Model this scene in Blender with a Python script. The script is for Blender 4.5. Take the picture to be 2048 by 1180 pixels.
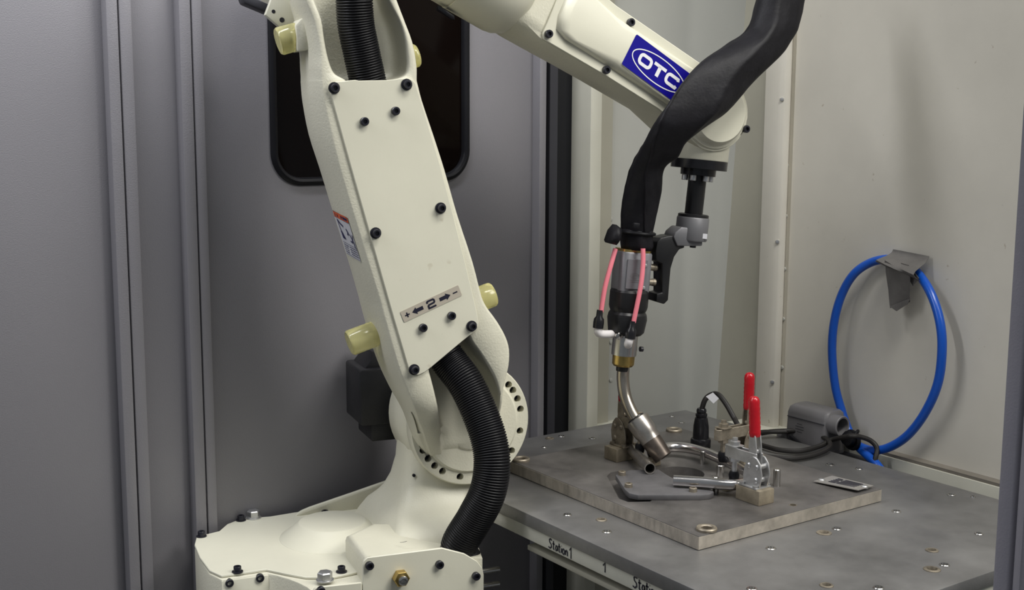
import bpy, bmesh, math, random
from mathutils import Vector, Matrix, Quaternion, noise
from math import sin, cos, radians, pi, atan2, degrees, sqrt
random.seed(7)
for o in list(bpy.data.objects): bpy.data.objects.remove(o, do_unlink=True)
SC = bpy.context.scene
COL = SC.collection

# ------------------------------------------------------------------ camera
# world: X runs along the rear wall, Y runs along the right wall, Z up, metres
FPX = 2464.0
TILT, ROLL, AZ, CAMH = radians(8.3), radians(0.25), radians(55), 1.27
CAM = Vector((0, 0, CAMH))
UP = Vector((0, 0, 1))
fh = Vector((cos(AZ), sin(AZ), 0)); rh = Vector((sin(AZ), -cos(AZ), 0))
fw = fh*cos(TILT) - UP*sin(TILT); u0 = fh*sin(TILT) + UP*cos(TILT)
rt = rh*cos(ROLL) + u0*sin(ROLL); uu = u0*cos(ROLL) - rh*sin(ROLL)
cd = bpy.data.cameras.new('camera'); cam = bpy.data.objects.new('camera', cd); COL.objects.link(cam)
cam.matrix_world = Matrix.Translation(CAM) @ Matrix((rt, uu, -fw)).transposed().to_4x4()
cd.sensor_width = 36; cd.lens = 36*FPX/2048; cd.clip_start = 0.02
SC.camera = cam

# ------------------------------------------------------------------ light
W = bpy.data.worlds.new('world'); SC.world = W; W.use_nodes = True
W.node_tree.nodes['Background'].inputs[0].default_value = (0.86, 0.93, 1.0, 1)
W.node_tree.nodes['Background'].inputs[1].default_value = 0.20
def area(name, loc, target, sx, sy, power, color=(1, 1, 1)):
    l = bpy.data.lights.new(name, 'AREA'); l.shape = 'RECTANGLE'; l.size = sx; l.size_y = sy
    l.energy = power; l.color = color
    o = bpy.data.objects.new(name, l); COL.objects.link(o); o.location = loc
    o.rotation_euler = (Vector(target) - Vector(loc)).to_track_quat('-Z', 'Y').to_euler()
    return o
area('cell_ceiling_lamp', (-0.20, 1.27, 1.86), (-0.20, 1.50, 1.40), 2.2, 0.08, 17.0, (0.95, 0.96, 1.0))
hall = area('hall_ceiling_lamp', (1.62, -0.05, 2.10), (1.0, 1.15, 0.98), 0.9, 0.7, 5.0, (1.0, 0.98, 0.93))
hall.data.spread = radians(72)
fill = area('added_fill_lamp', (0.98, 0.42, 2.40), (1.04, 1.20, 0.98), 0.9, 0.3, 4.4, (1.0, 0.98, 0.93))  # added fill lamp, unseen: softens the arm shadows on the rear wall
fill.data.spread = radians(85)
SC.view_settings.view_transform = 'Standard'; SC.view_settings.look = 'None'
SC.view_settings.exposure = 0.0; SC.view_settings.gamma = 1.0; SC.view_settings.use_curve_mapping = False

# ------------------------------------------------------------------ sighting helpers (survey of the place from the photo)
def ray(x, y): return fw + rt*((x-1024)/FPX) - uu*((y-590)/FPX)
def onz(x, y, z): r = ray(x, y); return CAM + r*((z-CAMH)/r.z)
def onX(x, y, X): r = ray(x, y); return CAM + r*(X/r.x)
def onY(x, y, Y): r = ray(x, y); return CAM + r*(Y/r.y)
def atd(x, y, d): return CAM + ray(x, y)*d
# robot frame: a along U, d along N (towards the open side), z up; d = 0 is the front face of the lower arm
PH = radians(22)
U = rh*cos(PH) + fh*sin(PH); N = -fh*cos(PH) + rh*sin(PH)
P0 = atd(800, 450, 1.42); RO = Vector((P0.x, P0.y, 0))
def L(a, d, z): return RO + U*a + N*d + UP*z
def Qw(x, y, d=0.0):
    r = ray(x, y); return CAM + r*((P0 + N*d - CAM).dot(N)/r.dot(N))
def loc(p): q = p - RO; return Vector((q.dot(U), q.dot(N), q.z))
def Q(x, y, d=0.0): return loc(Qw(x, y, d))
def PZ(x, y, z): return loc(onz(x, y, z))

# ------------------------------------------------------------------ materials
MATS = {}
def mat(name, color, rough=0.5, metal=0.0, var=0.0, vscale=8.0, bump=0.0, bscale=60.0, spots=0.0, spotcol=(0.1, 0.08, 0.06),
        spotscale=30.0, spotcut=0.74, stretch=None, spec=0.5, coat=0.0, trans=0.0, ior=1.45, sss=0.0, rvar=0.0):
    m = bpy.data.materials.new(name); m.use_nodes = True; nt = m.node_tree; b = nt.nodes['Principled BSDF']
    b.inputs['Base Color'].default_value = (*color, 1); b.inputs['Roughness'].default_value = rough
    b.inputs['Metallic'].default_value = metal; b.inputs['Specular IOR Level'].default_value = spec
    b.inputs['Coat Weight'].default_value = coat; b.inputs['Coat Roughness'].default_value = 0.15
    b.inputs['Transmission Weight'].default_value = trans; b.inputs['IOR'].default_value = ior
    b.inputs['Subsurface Weight'].default_value = sss; b.inputs['Subsurface Radius'].default_value = (0.01, 0.01, 0.004)
    n = nt.nodes.new; ln = nt.links.new
    tc = n('ShaderNodeTexCoord'); mp = n('ShaderNodeMapping'); ln(tc.outputs['Object'], mp.inputs[0])
    if stretch: mp.inputs['Scale'].default_value = stretch
    col = None
    if var > 0:
        t = n('ShaderNodeTexNoise'); t.inputs['Scale'].default_value = vscale; t.inputs['Detail'].default_value = 5; t.inputs['Roughness'].default_value = 0.62
        ln(mp.outputs[0], t.inputs['Vector'])
        r = n('ShaderNodeValToRGB'); r.color_ramp.elements[0].position = 0.32; r.color_ramp.elements[1].position = 0.68
        r.color_ramp.elements[0].color = tuple(c*(1-var) for c in color) + (1,)
        r.color_ramp.elements[1].color = tuple(min(1, c*(1+var*0.6)) for c in color) + (1,)
        ln(t.outputs['Fac'], r.inputs[0]); col = r.outputs[0]
        if rvar > 0:
            mr = n('ShaderNodeMapRange'); mr.inputs['To Min'].default_value = max(0, rough-rvar); mr.inputs['To Max'].default_value = min(1, rough+rvar)
            ln(t.outputs['Fac'], mr.inputs['Value']); ln(mr.outputs[0], b.inputs['Roughness'])
    if spots > 0:
        v = n('ShaderNodeTexNoise'); v.inputs['Scale'].default_value = spotscale; v.inputs['Detail'].default_value = 2
        ln(tc.outputs['Object'], v.inputs['Vector'])
        r2 = n('ShaderNodeValToRGB'); r2.color_ramp.elements[0].position = spotcut; r2.color_ramp.elements[1].position = spotcut+0.05
        r2.color_ramp.elements[0].color = (0, 0, 0, 1); r2.color_ramp.elements[1].color = (spots, spots, spots, 1)
        ln(v.outputs['Fac'], r2.inputs[0])
        mx = n('ShaderNodeMix'); mx.data_type = 'RGBA'
        ln(r2.outputs[0], mx.inputs['Factor'])
        if col: ln(col, mx.inputs['A'])
        else: mx.inputs['A'].default_value = (*color, 1)
        mx.inputs['B'].default_value = (*spotcol, 1); col = mx.outputs['Result']
    if col: ln(col, b.inputs['Base Color'])
    if bump > 0:
        t2 = n('ShaderNodeTexNoise'); t2.inputs['Scale'].default_value = bscale; t2.inputs['Detail'].default_value = 3
        ln(mp.outputs[0], t2.inputs['Vector'])
        bp = n('ShaderNodeBump'); bp.inputs['Strength'].default_value = bump; bp.inputs['Distance'].default_value = 0.001
        ln(t2.outputs['Fac'], bp.inputs['Height']); ln(bp.outputs[0], b.inputs['Normal'])
    MATS[name] = m; return m
mat('cream_cast', (0.655, 0.635, 0.515), 0.42, var=0.05, vscale=14, bump=0.35, bscale=420)
mat('cream_smooth', (0.665, 0.648, 0.53), 0.38, var=0.04, vscale=9, bump=0.05, bscale=300, spots=0.35, spotcol=(0.42, 0.36, 0.25), spotscale=55)
mat('grey_panel', (0.198, 0.192, 0.206), 0.42, var=0.035, vscale=3, bump=0.25, bscale=700)
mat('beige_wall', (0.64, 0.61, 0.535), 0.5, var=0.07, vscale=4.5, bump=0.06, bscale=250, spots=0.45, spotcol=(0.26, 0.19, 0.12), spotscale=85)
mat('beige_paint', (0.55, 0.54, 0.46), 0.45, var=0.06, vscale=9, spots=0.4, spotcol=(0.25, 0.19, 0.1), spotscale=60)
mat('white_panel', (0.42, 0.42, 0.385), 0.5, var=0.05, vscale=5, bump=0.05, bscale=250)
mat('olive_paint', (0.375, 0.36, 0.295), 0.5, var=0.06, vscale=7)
mat('dark_steel', (0.012, 0.0125, 0.015), 0.5, var=0.1, spec=0.3)
mat('black_gap', (0.012, 0.012, 0.016), 0.6)
mat('slate', (0.045, 0.045, 0.053), 0.5, var=0.06, spec=0.3)
mat('post_grey', (0.30, 0.29, 0.33), 0.5, var=0.06, bump=0.2, bscale=600)
mat('rubber', (0.008, 0.008, 0.010), 0.42, var=0.2, spec=0.25)
mat('dark_glass', (0.004, 0.0025, 0.002), 0.08, spec=0.22)
mat('leather', (0.0125, 0.012, 0.0145), 0.5, var=0.3, vscale=40, bump=0.3, bscale=260, spec=0.2)
mat('conduit', (0.006, 0.006, 0.0075), 0.4, var=0.2, spec=0.3)
mat('screw_black', (0.012, 0.012, 0.018), 0.32, metal=0.0, spec=0.6)
mat('motor_black', (0.014, 0.014, 0.016), 0.45, var=0.3, vscale=30, bump=0.2, bscale=300)
mat('aluminium', (0.225, 0.221, 0.216), 0.42, metal=0.55, var=0.32, vscale=9, bump=0.15, bscale=900, spots=0.25, spotcol=(0.16, 0.12, 0.09), spotscale=70, rvar=0.12)
mat('milled_edge', (0.50, 0.455, 0.39), 0.42, metal=0.5, var=0.3, vscale=42, bump=0.3, bscale=300, stretch=(1, 2.4, 0.8))
mat('fixture_top', (0.165, 0.155, 0.147), 0.45, metal=0.5, var=0.45, vscale=13, bump=0.12, bscale=700, spots=0.5, spotcol=(0.10, 0.07, 0.05), spotscale=45, rvar=0.12)
mat('raw_plate', (0.17, 0.165, 0.17), 0.5, metal=0.5, var=0.25, vscale=25)
mat('steel', (0.55, 0.54, 0.52), 0.24, metal=1.0, var=0.15, vscale=25, rvar=0.08)
mat('tube_steel', (0.62, 0.60, 0.59), 0.20, metal=1.0, var=0.14, vscale=16, rvar=0.08)
mat('zinc', (0.60, 0.60, 0.60), 0.40, metal=0.9, var=0.2, vscale=60, rvar=0.08)
mat('dirty_steel', (0.32, 0.28, 0.22), 0.5, metal=0.75, var=0.45, vscale=60)
mat('block_steel', (0.36, 0.31, 0.23), 0.5, metal=0.55, var=0.35, vscale=35, spots=0.7, spotcol=(0.11, 0.055, 0.02), spotscale=35)
mat('neck_metal', (0.50, 0.45, 0.38), 0.24, metal=1.0, var=0.2, vscale=30)
mat('nozzle_metal', (0.50, 0.47, 0.43), 0.30, metal=0.95, var=0.3, vscale=40)
mat('nozzle_dark', (0.12, 0.10, 0.085), 0.4, metal=0.8, var=0.4, vscale=60)
mat('brass', (0.55, 0.40, 0.14), 0.3, metal=1.0, var=0.2, vscale=50)
mat('torch_grey', (0.20, 0.20, 0.215), 0.42, metal=0.35, var=0.08, vscale=40)
mat('torch_black', (0.012, 0.012, 0.013), 0.35)
mat('bracket_black', (0.010, 0.010, 0.011), 0.4, bump=0.1)
mat('clamp_grey', (0.17, 0.17, 0.18), 0.45, metal=0.3, var=0.1)
mat('ring_black', (0.010, 0.010, 0.012), 0.25)
mat('pink', (0.80, 0.22, 0.27), 0.35, var=0.06)
mat('white_plastic', (0.75, 0.72, 0.72), 0.35)
mat('red_grip', (0.40, 0.005, 0.012), 0.27, var=0.12, vscale=60, bump=0.15, bscale=160, coat=0.2)
mat('blue_hose', (0.006, 0.085, 0.48), 0.28, var=0.08, coat=0.15)
mat('tape', (0.135, 0.128, 0.122), 0.5, var=0.18, vscale=35, bump=0.6, bscale=60)
mat('hood_grey', (0.165, 0.16, 0.165), 0.45, var=0.08, vscale=20)
mat('cable_black', (0.016, 0.014, 0.013), 0.5)
mat('urethane', (0.96, 0.91, 0.45), 0.16, trans=0.7, ior=1.40)
mat('ledge_top', (0.20, 0.18, 0.15), 0.7, var=0.2, vscale=12)
mat('sticker_blue', (0.006, 0.003, 0.235), 0.45, spec=0.2)
mat('sticker_white', (0.80, 0.80, 0.82), 0.4)
mat('sticker_tan', (0.50, 0.45, 0.37), 0.35, metal=0.2)
mat('ink', (0.008, 0.008, 0.022), 0.5)
mat('label_white', (0.60, 0.60, 0.63), 0.45)
mat('label_orange', (0.62, 0.115, 0.04), 0.45)
mat('navy', (0.02, 0.02, 0.08), 0.5)
mat('concrete', (0.22, 0.22, 0.21), 0.8, var=0.15, vscale=3)
mat('plate_label', (0.42, 0.40, 0.37), 0.35, metal=0.5, var=0.15, vscale=30)

# ------------------------------------------------------------------ mesh helpers
ORG = {}
def basis(axis):
    w = axis.normalized(); h = Vector((0, 0, 1)) if abs(w.z) < 0.9 else Vector((1, 0, 0))
    x = h.cross(w).normalized(); return x, w.cross(x), w
def catmull(pts, n):
    P = [Vector(p) for p in pts]; out = []
    for i in range(len(P)-1):
        p0 = P[max(i-1, 0)]; p1 = P[i]; p2 = P[i+1]; p3 = P[min(i+2, len(P)-1)]
        for k in range(n):
            t = k/n
            out.append(0.5*((2*p1) + (p2-p0)*t + (2*p0-5*p1+4*p2-p3)*t*t + (3*p1-p0-3*p2+p3)*t**3))
    out.append(P[-1]); return out
class M:
    def __init__(s): s.v = []; s.f = []
    def add(s, vs, fs):
        k = len(s.v); s.v += [Vector(p) for p in vs]; s.f += [tuple(i+k for i in f) for f in fs]; return s
    def box(s, o, ex, ey, ez):            # corner + 3 edge vectors
        o = Vector(o); ex = Vector(ex); ey = Vector(ey); ez = Vector(ez)
        vs = [o, o+ex, o+ex+ey, o+ey]; vs += [p+ez for p in vs]
        return s.add(vs, [(0, 3, 2, 1), (4, 5, 6, 7), (0, 1, 5, 4), (1, 2, 6, 5), (2, 3, 7, 6), (3, 0, 4, 7)])
    def bx(s, x0, x1, y0, y1, z0, z1): return s.box((x0, y0, z0), (x1-x0, 0, 0), (0, y1-y0, 0), (0, 0, z1-z0))
    def prism(s, poly, ext):
        poly = [Vector(p) for p in poly]; ext = Vector(ext); n = len(poly)
        vs = poly + [p+ext for p in poly]
        fs = [tuple(range(n-1, -1, -1)), tuple(range(n, 2*n))] + [(i, (i+1) % n, n+(i+1) % n, n+i) for i in range(n)]
        return s.add(vs, fs)
    def lathe(s, o, axis, prof, seg=24, off=0.0):
        o = Vector(o); x, y, w = basis(Vector(axis)); vs = []; fs = []; rings = []
        for r, h in prof:
            if r < 1e-6: rings.append([len(vs)]); vs.append(o+w*h)
            else:
                rings.append(list(range(len(vs), len(vs)+seg)))
                for k in range(seg):
                    a = 2*pi*k/seg+off; vs.append(o + w*h + (x*cos(a)+y*sin(a))*r)
        for A, B in zip(rings, rings[1:]):
            for k in range(seg):
                k2 = (k+1) % seg
                if len(A) == 1 and len(B) == 1: continue
                if len(A) == 1: fs.append((A[0], B[k2], B[k]))
                elif len(B) == 1: fs.append((A[k], A[k2], B[0]))
                else: fs.append((A[k], A[k2], B[k2], B[k]))
        if len(rings[0]) > 1: fs.append(tuple(reversed(rings[0])))
        if len(rings[-1]) > 1: fs.append(tuple(rings[-1]))
        return s.add(vs, fs)
    def loft(s, rings, caps=True, closed=True):
        n = len(rings[0]); vs = [p for r in rings for p in r]; fs = []
        for i in range(len(rings)-1):
            for k in range(n if closed else n-1):
                k2 = (k+1) % n; fs.append((i*n+k, i*n+k2, (i+1)*n+k2, (i+1)*n+k))
        if caps: fs += [tuple(range(n-1, -1, -1)), tuple((len(rings)-1)*n+k for k in range(n))]
        return s.add(vs, fs)
    def tube(s, pts, r, seg=12, sub=6, caps=True):
        P = catmull(pts, sub) if sub > 1 else [Vector(p) for p in pts]
        n = len(P); rr = r if callable(r) else (lambda t: r)
        T = [(P[min(i+1, n-1)]-P[max(i-1, 0)]).normalized() for i in range(n)]
        x, y, w = basis(T[0]); rings = []
        for i in range(n):
            if i: q = T[i-1].rotation_difference(T[i]); x = q @ x; y = q @ y
            t = i/(n-1); R = rr(t); rings.append([P[i] + (x*cos(2*pi*k/seg)+y*sin(2*pi*k/seg))*R for k in range(seg)])
        return s.loft(rings, caps)
    def build(s, name, m, parent=None, bevel=0.0, bseg=2, bang=35, smooth=35, origin=None, uvw=None):
        bm = bmesh.new()
        if parent is not None: base = ORG[parent]
        if origin is None:
            if parent is not None: origin = base
            else:
                lo = [min(p[i] for p in s.v) for i in range(3)]; hi = [max(p[i] for p in s.v) for i in range(3)]
                origin = Vector(((lo[0]+hi[0])/2, (lo[1]+hi[1])/2, lo[2]))
        vs = [bm.verts.new(p-origin) for p in s.v]
        for f in s.f:
            try: bm.faces.new([vs[i] for i in f])
            except ValueError: pass
        bmesh.ops.recalc_face_normals(bm, faces=bm.faces)
        if bevel > 0:
            ed = [e for e in bm.edges if len(e.link_faces) == 2 and e.calc_face_angle(0) > radians(bang)]
            bmesh.ops.bevel(bm, geom=ed, offset=bevel, segments=bseg, profile=0.5, affect='EDGES', clamp_overlap=True)
        me = bpy.data.meshes.new(name); bm.to_mesh(me); bm.free()
        me.materials.append(MATS[m])
        if smooth: 
            me.polygons.foreach_set('use_smooth', [True]*len(me.polygons)); me.set_sharp_from_angle(angle=radians(smooth))
        o = bpy.data.objects.new(name, me); COL.objects.link(o); ORG[o] = Vector(origin)
        if parent is not None: o.parent = parent; o.location = origin-base
        else: o.location = origin
        return o
def empty(name, where, label, cat, group=None):
    o = bpy.data.objects.new(name, None); COL.objects.link(o); o.location = where; o.empty_display_size = 0.05; ORG[o] = Vector(where)
    return tag(o, label, cat, group)
def tag(o, label=None, cat=None, group=None, kind=None):
    if label: o['label'] = label
    if cat: o['category'] = cat
    if group: o['group'] = group
    if kind: o['kind'] = kind
    return o
def inst(src_mesh, name, where, axis, parent, twist=0.0):
    o = bpy.data.objects.new(name, src_mesh); COL.objects.link(o); ORG[o] = Vector(where)
    o.parent = parent; o.location = Vector(where)-ORG[parent]
    o.rotation_euler = (Vector(axis).to_track_quat('Z', 'Y') @ Quaternion((0, 0, 1), twist)).to_euler(); return o
def proto(mb, m, smooth=35):
    o = mb.build('proto', m, None, smooth=smooth, origin=Vector((0, 0, 0))); me = o.data; bpy.data.objects.remove(o); return me
def boolcut(o, cutter_mb):
    c = cutter_mb.build('cutter', 'black_gap', None, smooth=0, origin=ORG[o])
    md = o.modifiers.new('cut', 'BOOLEAN'); md.object = c; md.operation = 'DIFFERENCE'; md.solver = 'EXACT'
    wm = o.matrix_world.copy(); 
    bpy.context.view_layer.update()
    me = bpy.data.meshes.new_from_object(o.evaluated_get(bpy.context.evaluated_depsgraph_get()))
    o.modifiers.clear(); old = o.data; o.data = me; me.name = old.name; bpy.data.objects.remove(c)
    me.polygons.foreach_set('use_smooth', [True]*len(me.polygons)); me.set_sharp_from_angle(angle=radians(35))
def strokes(mb, lines, width, fmap, lift=0.0):
    """ribbons of a given width along 2-D polylines, mapped to the surface with fmap(x, y)"""
    for ln_ in lines:
        closed = len(ln_) > 2 and ln_[0] == ln_[-1]
        P = [Vector((p[0], p[1])) for p in ln_]; n = len(P); A = []; B = []
        for i in range(n):
            a = P[i-1] if i > 0 else (P[-2] if closed else None); b = P[i+1] if i < n-1 else (P[1] if closed else None)
            t1 = (P[i]-a).normalized() if a is not None else (b-P[i]).normalized()
            t2 = (b-P[i]).normalized() if b is not None else t1
            n1 = Vector((-t1.y, t1.x)); n2 = Vector((-t2.y, t2.x)); m_ = n1+n2
            if m_.length < 0.2: m_ = n1
            m_.normalize(); k = width/2/max(0.5, m_.dot(n1)); A.append(P[i]+m_*k); B.append(P[i]-m_*k)
        vs = [fmap(*p) for p in A]+[fmap(*p) for p in B]
        mb.add(vs, [(i, i+1, n+i+1, n+i) for i in range(n-1)])
    return mb
def patch(mb, pts, fmap): return mb.add([fmap(*p) for p in pts], [tuple(range(len(pts)))])
def arcpts(cx, cy, r, a0, a1, n, ry=None):
    return [(cx+r*cos(radians(a0+(a1-a0)*i/n)), cy+(ry or r)*sin(radians(a0+(a1-a0)*i/n))) for i in range(n+1)]
def rrect(x0, y0, x1, y1, r, n=6):
    return arcpts(x1-r, y0+r, r, -90, 0, n)+arcpts(x1-r, y1-r, r, 0, 90, n)+arcpts(x0+r, y1-r, r, 90, 180, n)+arcpts(x0+r, y0+r, r, 180, 270, n)

# ------------------------------------------------------------------ the setting
fl = M().bx(-3.0, 2.2, -3.0, 2.2, -0.05, 0.0).build('floor', 'concrete'); tag(fl, kind='structure')
YB = 1.50
wb = M().bx(-1.2, 1.9, YB+0.03, YB+0.07, 0.0, 2.6).build('wall_back', 'black_gap'); tag(wb, kind='structure')
def xw(px, py=590, Y=YB): return onY(px, py, Y).x
def panel(x0, x1, y0, y1, m='grey_panel', z0=0.02, z1=2.55, bev=0.0015, name='panel', parent=wb):
    return M().bx(x0, x1, y0, y1, z0, z1).build(name, m, parent, bevel=bev)
YR = YB-0.018
def ridge(pa, pseam, pb):
    a, sm, b = xw(pa, 590, YR), xw(pseam, 590, YR), xw(pb, 590, YR)
    panel(a, sm-0.0009, YR, YB+0.02, name='frame_profile'); panel(sm+0.0009, b, YR+0.001, YB+0.02, name='frame_profile')
    return a, b
A1 = ridge(236, 260, 286); A2 = ridge(377, 401, 422)
xe = xw(1077, 590, YR)
panel(-1.0, A1[0]+0.001, YB, YB+0.02)
panel(A1[1]-0.001, A2[0]+0.001, YB, YB+0.02)
gp = panel(A2[1]-0.001, xe+0.001, YB, YB+0.02)
panel(xe, xw(1090, 590, YR), YR, YB+0.02, name='frame_profile')
# window: rounded opening in the panel, rubber gasket, dark pane
wx0, wx1, wz0, wz1, wr = onY(547, 250, YB).x, onY(931, 250, YB).x, onY(740, 359, YB).z, 1.62, 0.038
def wpt(p, y): return Vector((p[0], y, p[1]))
rr_ = rrect(wx0, wz0, wx1, wz1, wr, 10)
boolcut(gp, M().prism([wpt(p, YB-0.05) for p in rr_], (0, 0.2, 0)))
w1 = M()
out = []
for dx, dy in ((-0.0052, 0.001), (-0.0052, -0.003), (-0.0035, -0.005), (0.0, -0.006), (0.0035, -0.0045), (0.0052, -0.001), (0.0052, 0.010), (-0.002, 0.010)):
    q = rrect(wx0+dx, wz0+dx, wx1-dx, wz1-dx, max(0.01, wr-dx), 10); out.append([wpt(p, YB+dy) for p in q])
w1.loft(out+[out[0]], caps=False)
win = w1.build('window_1', 'rubber'); tag(win, kind='structure')
q = rrect(wx0+0.004, wz0+0.004, wx1-0.004, wz1-0.004, wr-0.004, 10)
M().prism([wpt(p, YB+0.003) for p in q], (0, 0.005, 0)).build('pane', 'dark_glass', win)
# dark slit between the grey doors and the beige rear wall
d0, d1, d2, d3, d4 = [xw(p, 590, YB+0.005) for p in (1088, 1104, 1166, 1174, 1182)]
panel(d0, d1, YB-0.006, YB+0.02, 'slate', name='seal_strip'); panel(d1, d2, YB+0.012, YB+0.028, 'dark_steel', name='slit_plate')
panel(d2, d3, YB-0.012, YB+0.02, 'slate', name='seal_strip'); panel(d3, d4, YB+0.012, YB+0.028, 'black_gap', name='slit_plate')
YW = 1.485
b0, b1, b2 = xw(1177, 590, YW-0.02), xw(1199, 590, YW-0.02), xw(1220, 590, YW-0.004)
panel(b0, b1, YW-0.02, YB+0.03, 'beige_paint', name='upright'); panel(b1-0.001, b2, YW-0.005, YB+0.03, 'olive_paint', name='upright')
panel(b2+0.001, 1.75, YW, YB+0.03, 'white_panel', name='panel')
M().bx(b1-0.006, b2+0.02, YW-0.022, YW+0.01, 0.775, 0.787).build('foot_ledge', 'beige_paint', wb, bevel=0.001)
dotm = proto(M().lathe((0, 0, 0), (0, 0, 1), [(0.0035, 0), (0.003, 0.002), (0.0, 0.003)], 10), 'white_panel')
for py in (225, 272, 355, 438, 520, 602, 684, 760):
    p = onY(1221, py, YW); inst(dotm, 'weld_dot', p, (0, -1, 0), wb)
# right wall
XW = 1.42
wr_ = M().bx(XW, XW+0.04, 0.52, onX(1568, 590, XW).y, 0.0, 2.6).build('wall_right', 'beige_wall'); tag(wr_, kind='structure')
M().bx(XW-0.018, XW+0.01, 0.52, 1.24, 0.55, 0.796).build('lower_ledge', 'beige_paint', wr_, bevel=0.001)
M().bx(XW-0.016, XW+0.01, 0.52, 1.24, 0.7955, 0.8005).build('ledge_seal', 'ledge_top', wr_)
yp = onX(1568, 590, XW).y
XP = XW-0.022
ya, yb_ = onX(1546, 590, XP).y, onX(1516, 590, XP).y
# post: return face with bolts, rounded corner, then the inner face and the tapered corner sheet
M().prism([(XW+0.03, yp+0.001, 0), (XW, yp+0.001, 0), (XP+0.012, ya-0.010, 0), (XP+0.004, ya-0.006, 0), (XP, ya+0.004, 0), (XP, yb_, 0), (XW+0.03, yb_, 0)], (0, 0, 2.6)).build('post', 'beige_wall', wr_, bevel=0.002)
XC = XP+0.006
sheet = [onX(1520, 900, XC), onX(1426, 900, XC), onX(1437, 760, XC), onX(1493, -20, XC), onX(1510, -260, XC), onX(1548, -260, XC), onX(1524, -20, XC)]
yb2 = yb_+0.001
sheet = [Vector((XC, yb2, 0.60)), Vector((XC, onX(1427, 900, XC).y, 0.6)), onX(1437, 760, XC), onX(1493, -10, XC), Vector((XC, onX(1493, -10, XC).y-0.035, 2.0)), Vector((XC, yb2, 2.0))]
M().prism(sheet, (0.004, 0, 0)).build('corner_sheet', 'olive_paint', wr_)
M().bx(XP-0.03, XW, yb_-0.055, yb_+0.03, 0.77, 0.792).build('foot_ledge', 'beige_paint', wr_, bevel=0.001)
for py in (30, 143, 236, 331, 432, 538, 638, 735):
    p = onX(1568+(590-py)*0.025, py, XW); inst(dotm, 'weld_dot', p, (-1, 0, 0), wr_)
bolt_small = proto(M().lathe((0, 0, 0), (0, 0, 1), [(0.0065, 0), (0.0065, 0.0015), (0.0055, 0.0015), (0.0055, 0.006), (0.003, 0.007), (0.003, 0.013), (0, 0.0135)], 6), 'zinc')
for px, py in ((1560, 199), (1551, 482), (1541, 761)):
    p = onX(px, py, XP+0.008); inst(bolt_small, 'bolt', p, (-0.55, -0.83, 0), wr_)
# near door post at the right edge of the view
pp = atd(2021, 590, 0.98)
dpost = M().box((pp.x, pp.y, 0), rh*0.055+fh*0.011, -fh*0.012+rh*0.008, (0, 0, 2.4))
tp = dpost.build('trim_1', 'post_grey', bevel=0.002); tag(tp, kind='structure')
M().box(pp+rh*0.009-fh*0.016-UP*pp.z, rh*0.045+fh*0.009, -fh*0.014, (0, 0, 2.4)).build('cover_strip', 'post_grey', tp, bevel=0.003)

# ------------------------------------------------------------------ the robot
ROB = empty('welding_robot', L(-0.04, -0.1, 0), 'cream painted six axis industrial robot with corrugated black hose', 'robot')
def Lp(pts): return [L(*p) for p in pts]
screw = proto(M().lathe((0, 0, 0), (0, 0, 1), [(0.0049, 0), (0.0049, 0.0048), (0.0043, 0.0055), (0.0026, 0.0055), (0.0024, 0.0026), (0, 0.0024)], 18), 'screw_black')
screw_w = proto(M().lathe((0, 0, 0), (0, 0, 1), [(0.0066, 0), (0.0066, 0.0012), (0.0046, 0.0014), (0.0046, 0.0066), (0.0042, 0.0072), (0.0026, 0.0072), (0.0024, 0.004), (0, 0.0038)], 18), 'screw_black')
hexb = proto(M().lathe((0, 0, 0), (0, 0, 1), [(0.0102, 0), (0.0102, 0.0015), (0.0085, 0.0018), (0.0085, 0.003)], 24).lathe((0, 0, 0.003), (0, 0, 1), [(0.0088, 0), (0.0088, 0.0065), (0.0076, 0.0078), (0, 0.008)], 6), 'zinc')
# base
ZB = 0.737
body = [(-.217, -.185), (-.187, -.196), (-.173, -.220), (-.152, -.236), (-.114, -.232), (-.080, -.236), (.03, -.236), (.10, -.20), (.108, -.12), (.108, -.03),
        (.088, .036), (-.06, .036), (-.119, .036), (-.122, .022), (-.128, .006), (-.136, -.010), (-.147, -.026), (-.156, -.036), (-.209, -.034), (-.220, -.060), (-.2235, -.11), (-.2235, -.155)]
M().prism([L(a, d, 0.585) for a, d in body], (0, 0, ZB-0.0035-0.585)).build('base_housing', 'cream_cast', ROB, bevel=0.002)
cov = [(-.217, -.187), (-.187, -.198), (-.173, -.222), (-.152, -.238), (-.114, -.233), (-.080, -.238), (.03, -.238), (.06, -.20), (.06, -.02), (-.065, .008), (-.090, .012), (-.118, .000),
       (-.136, -.018), (-.156, -.0415), (-.2085, -.0395), (-.219, -.062), (-.2235, -.11), (-.2235, -.157)]
M().prism([L(a, d, ZB-0.0032) for a, d in cov], (0, 0, 0.0032)).build('top_cover', 'cream_smooth', ROB, bevel=0.0007, bseg=1)
M().prism([L(a, d, ZB-0.14) for a, d in ((-.2095, -.037), (-.1545, -.037), (-.1545, -.034), (-.2095, -.034))], (0, 0, 0.135)).build('side_plate', 'cream_smooth', ROB, bevel=0.0007)
M().lathe(L(-.05, -.1, 0.0), UP, [(0.17, 0), (0.17, 0.02), (0.13, 0.03), (0.13, 0.585)], 40).build('pedestal', 'cream_cast', ROB)
dc = PZ(664, 1046, ZB+0.017)
M().lathe(L(dc.x, dc.y, ZB), UP, [(0.067, -0.001), (0.0662, 0.0004), (0.0645, 0.0010), (0.0430, 0.0190), (0.0420, 0.0196), (0.0408, 0.0199), (0, 0.0202)], 64).build('dome_cap', 'cream_smooth', ROB, smooth=22)
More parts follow.
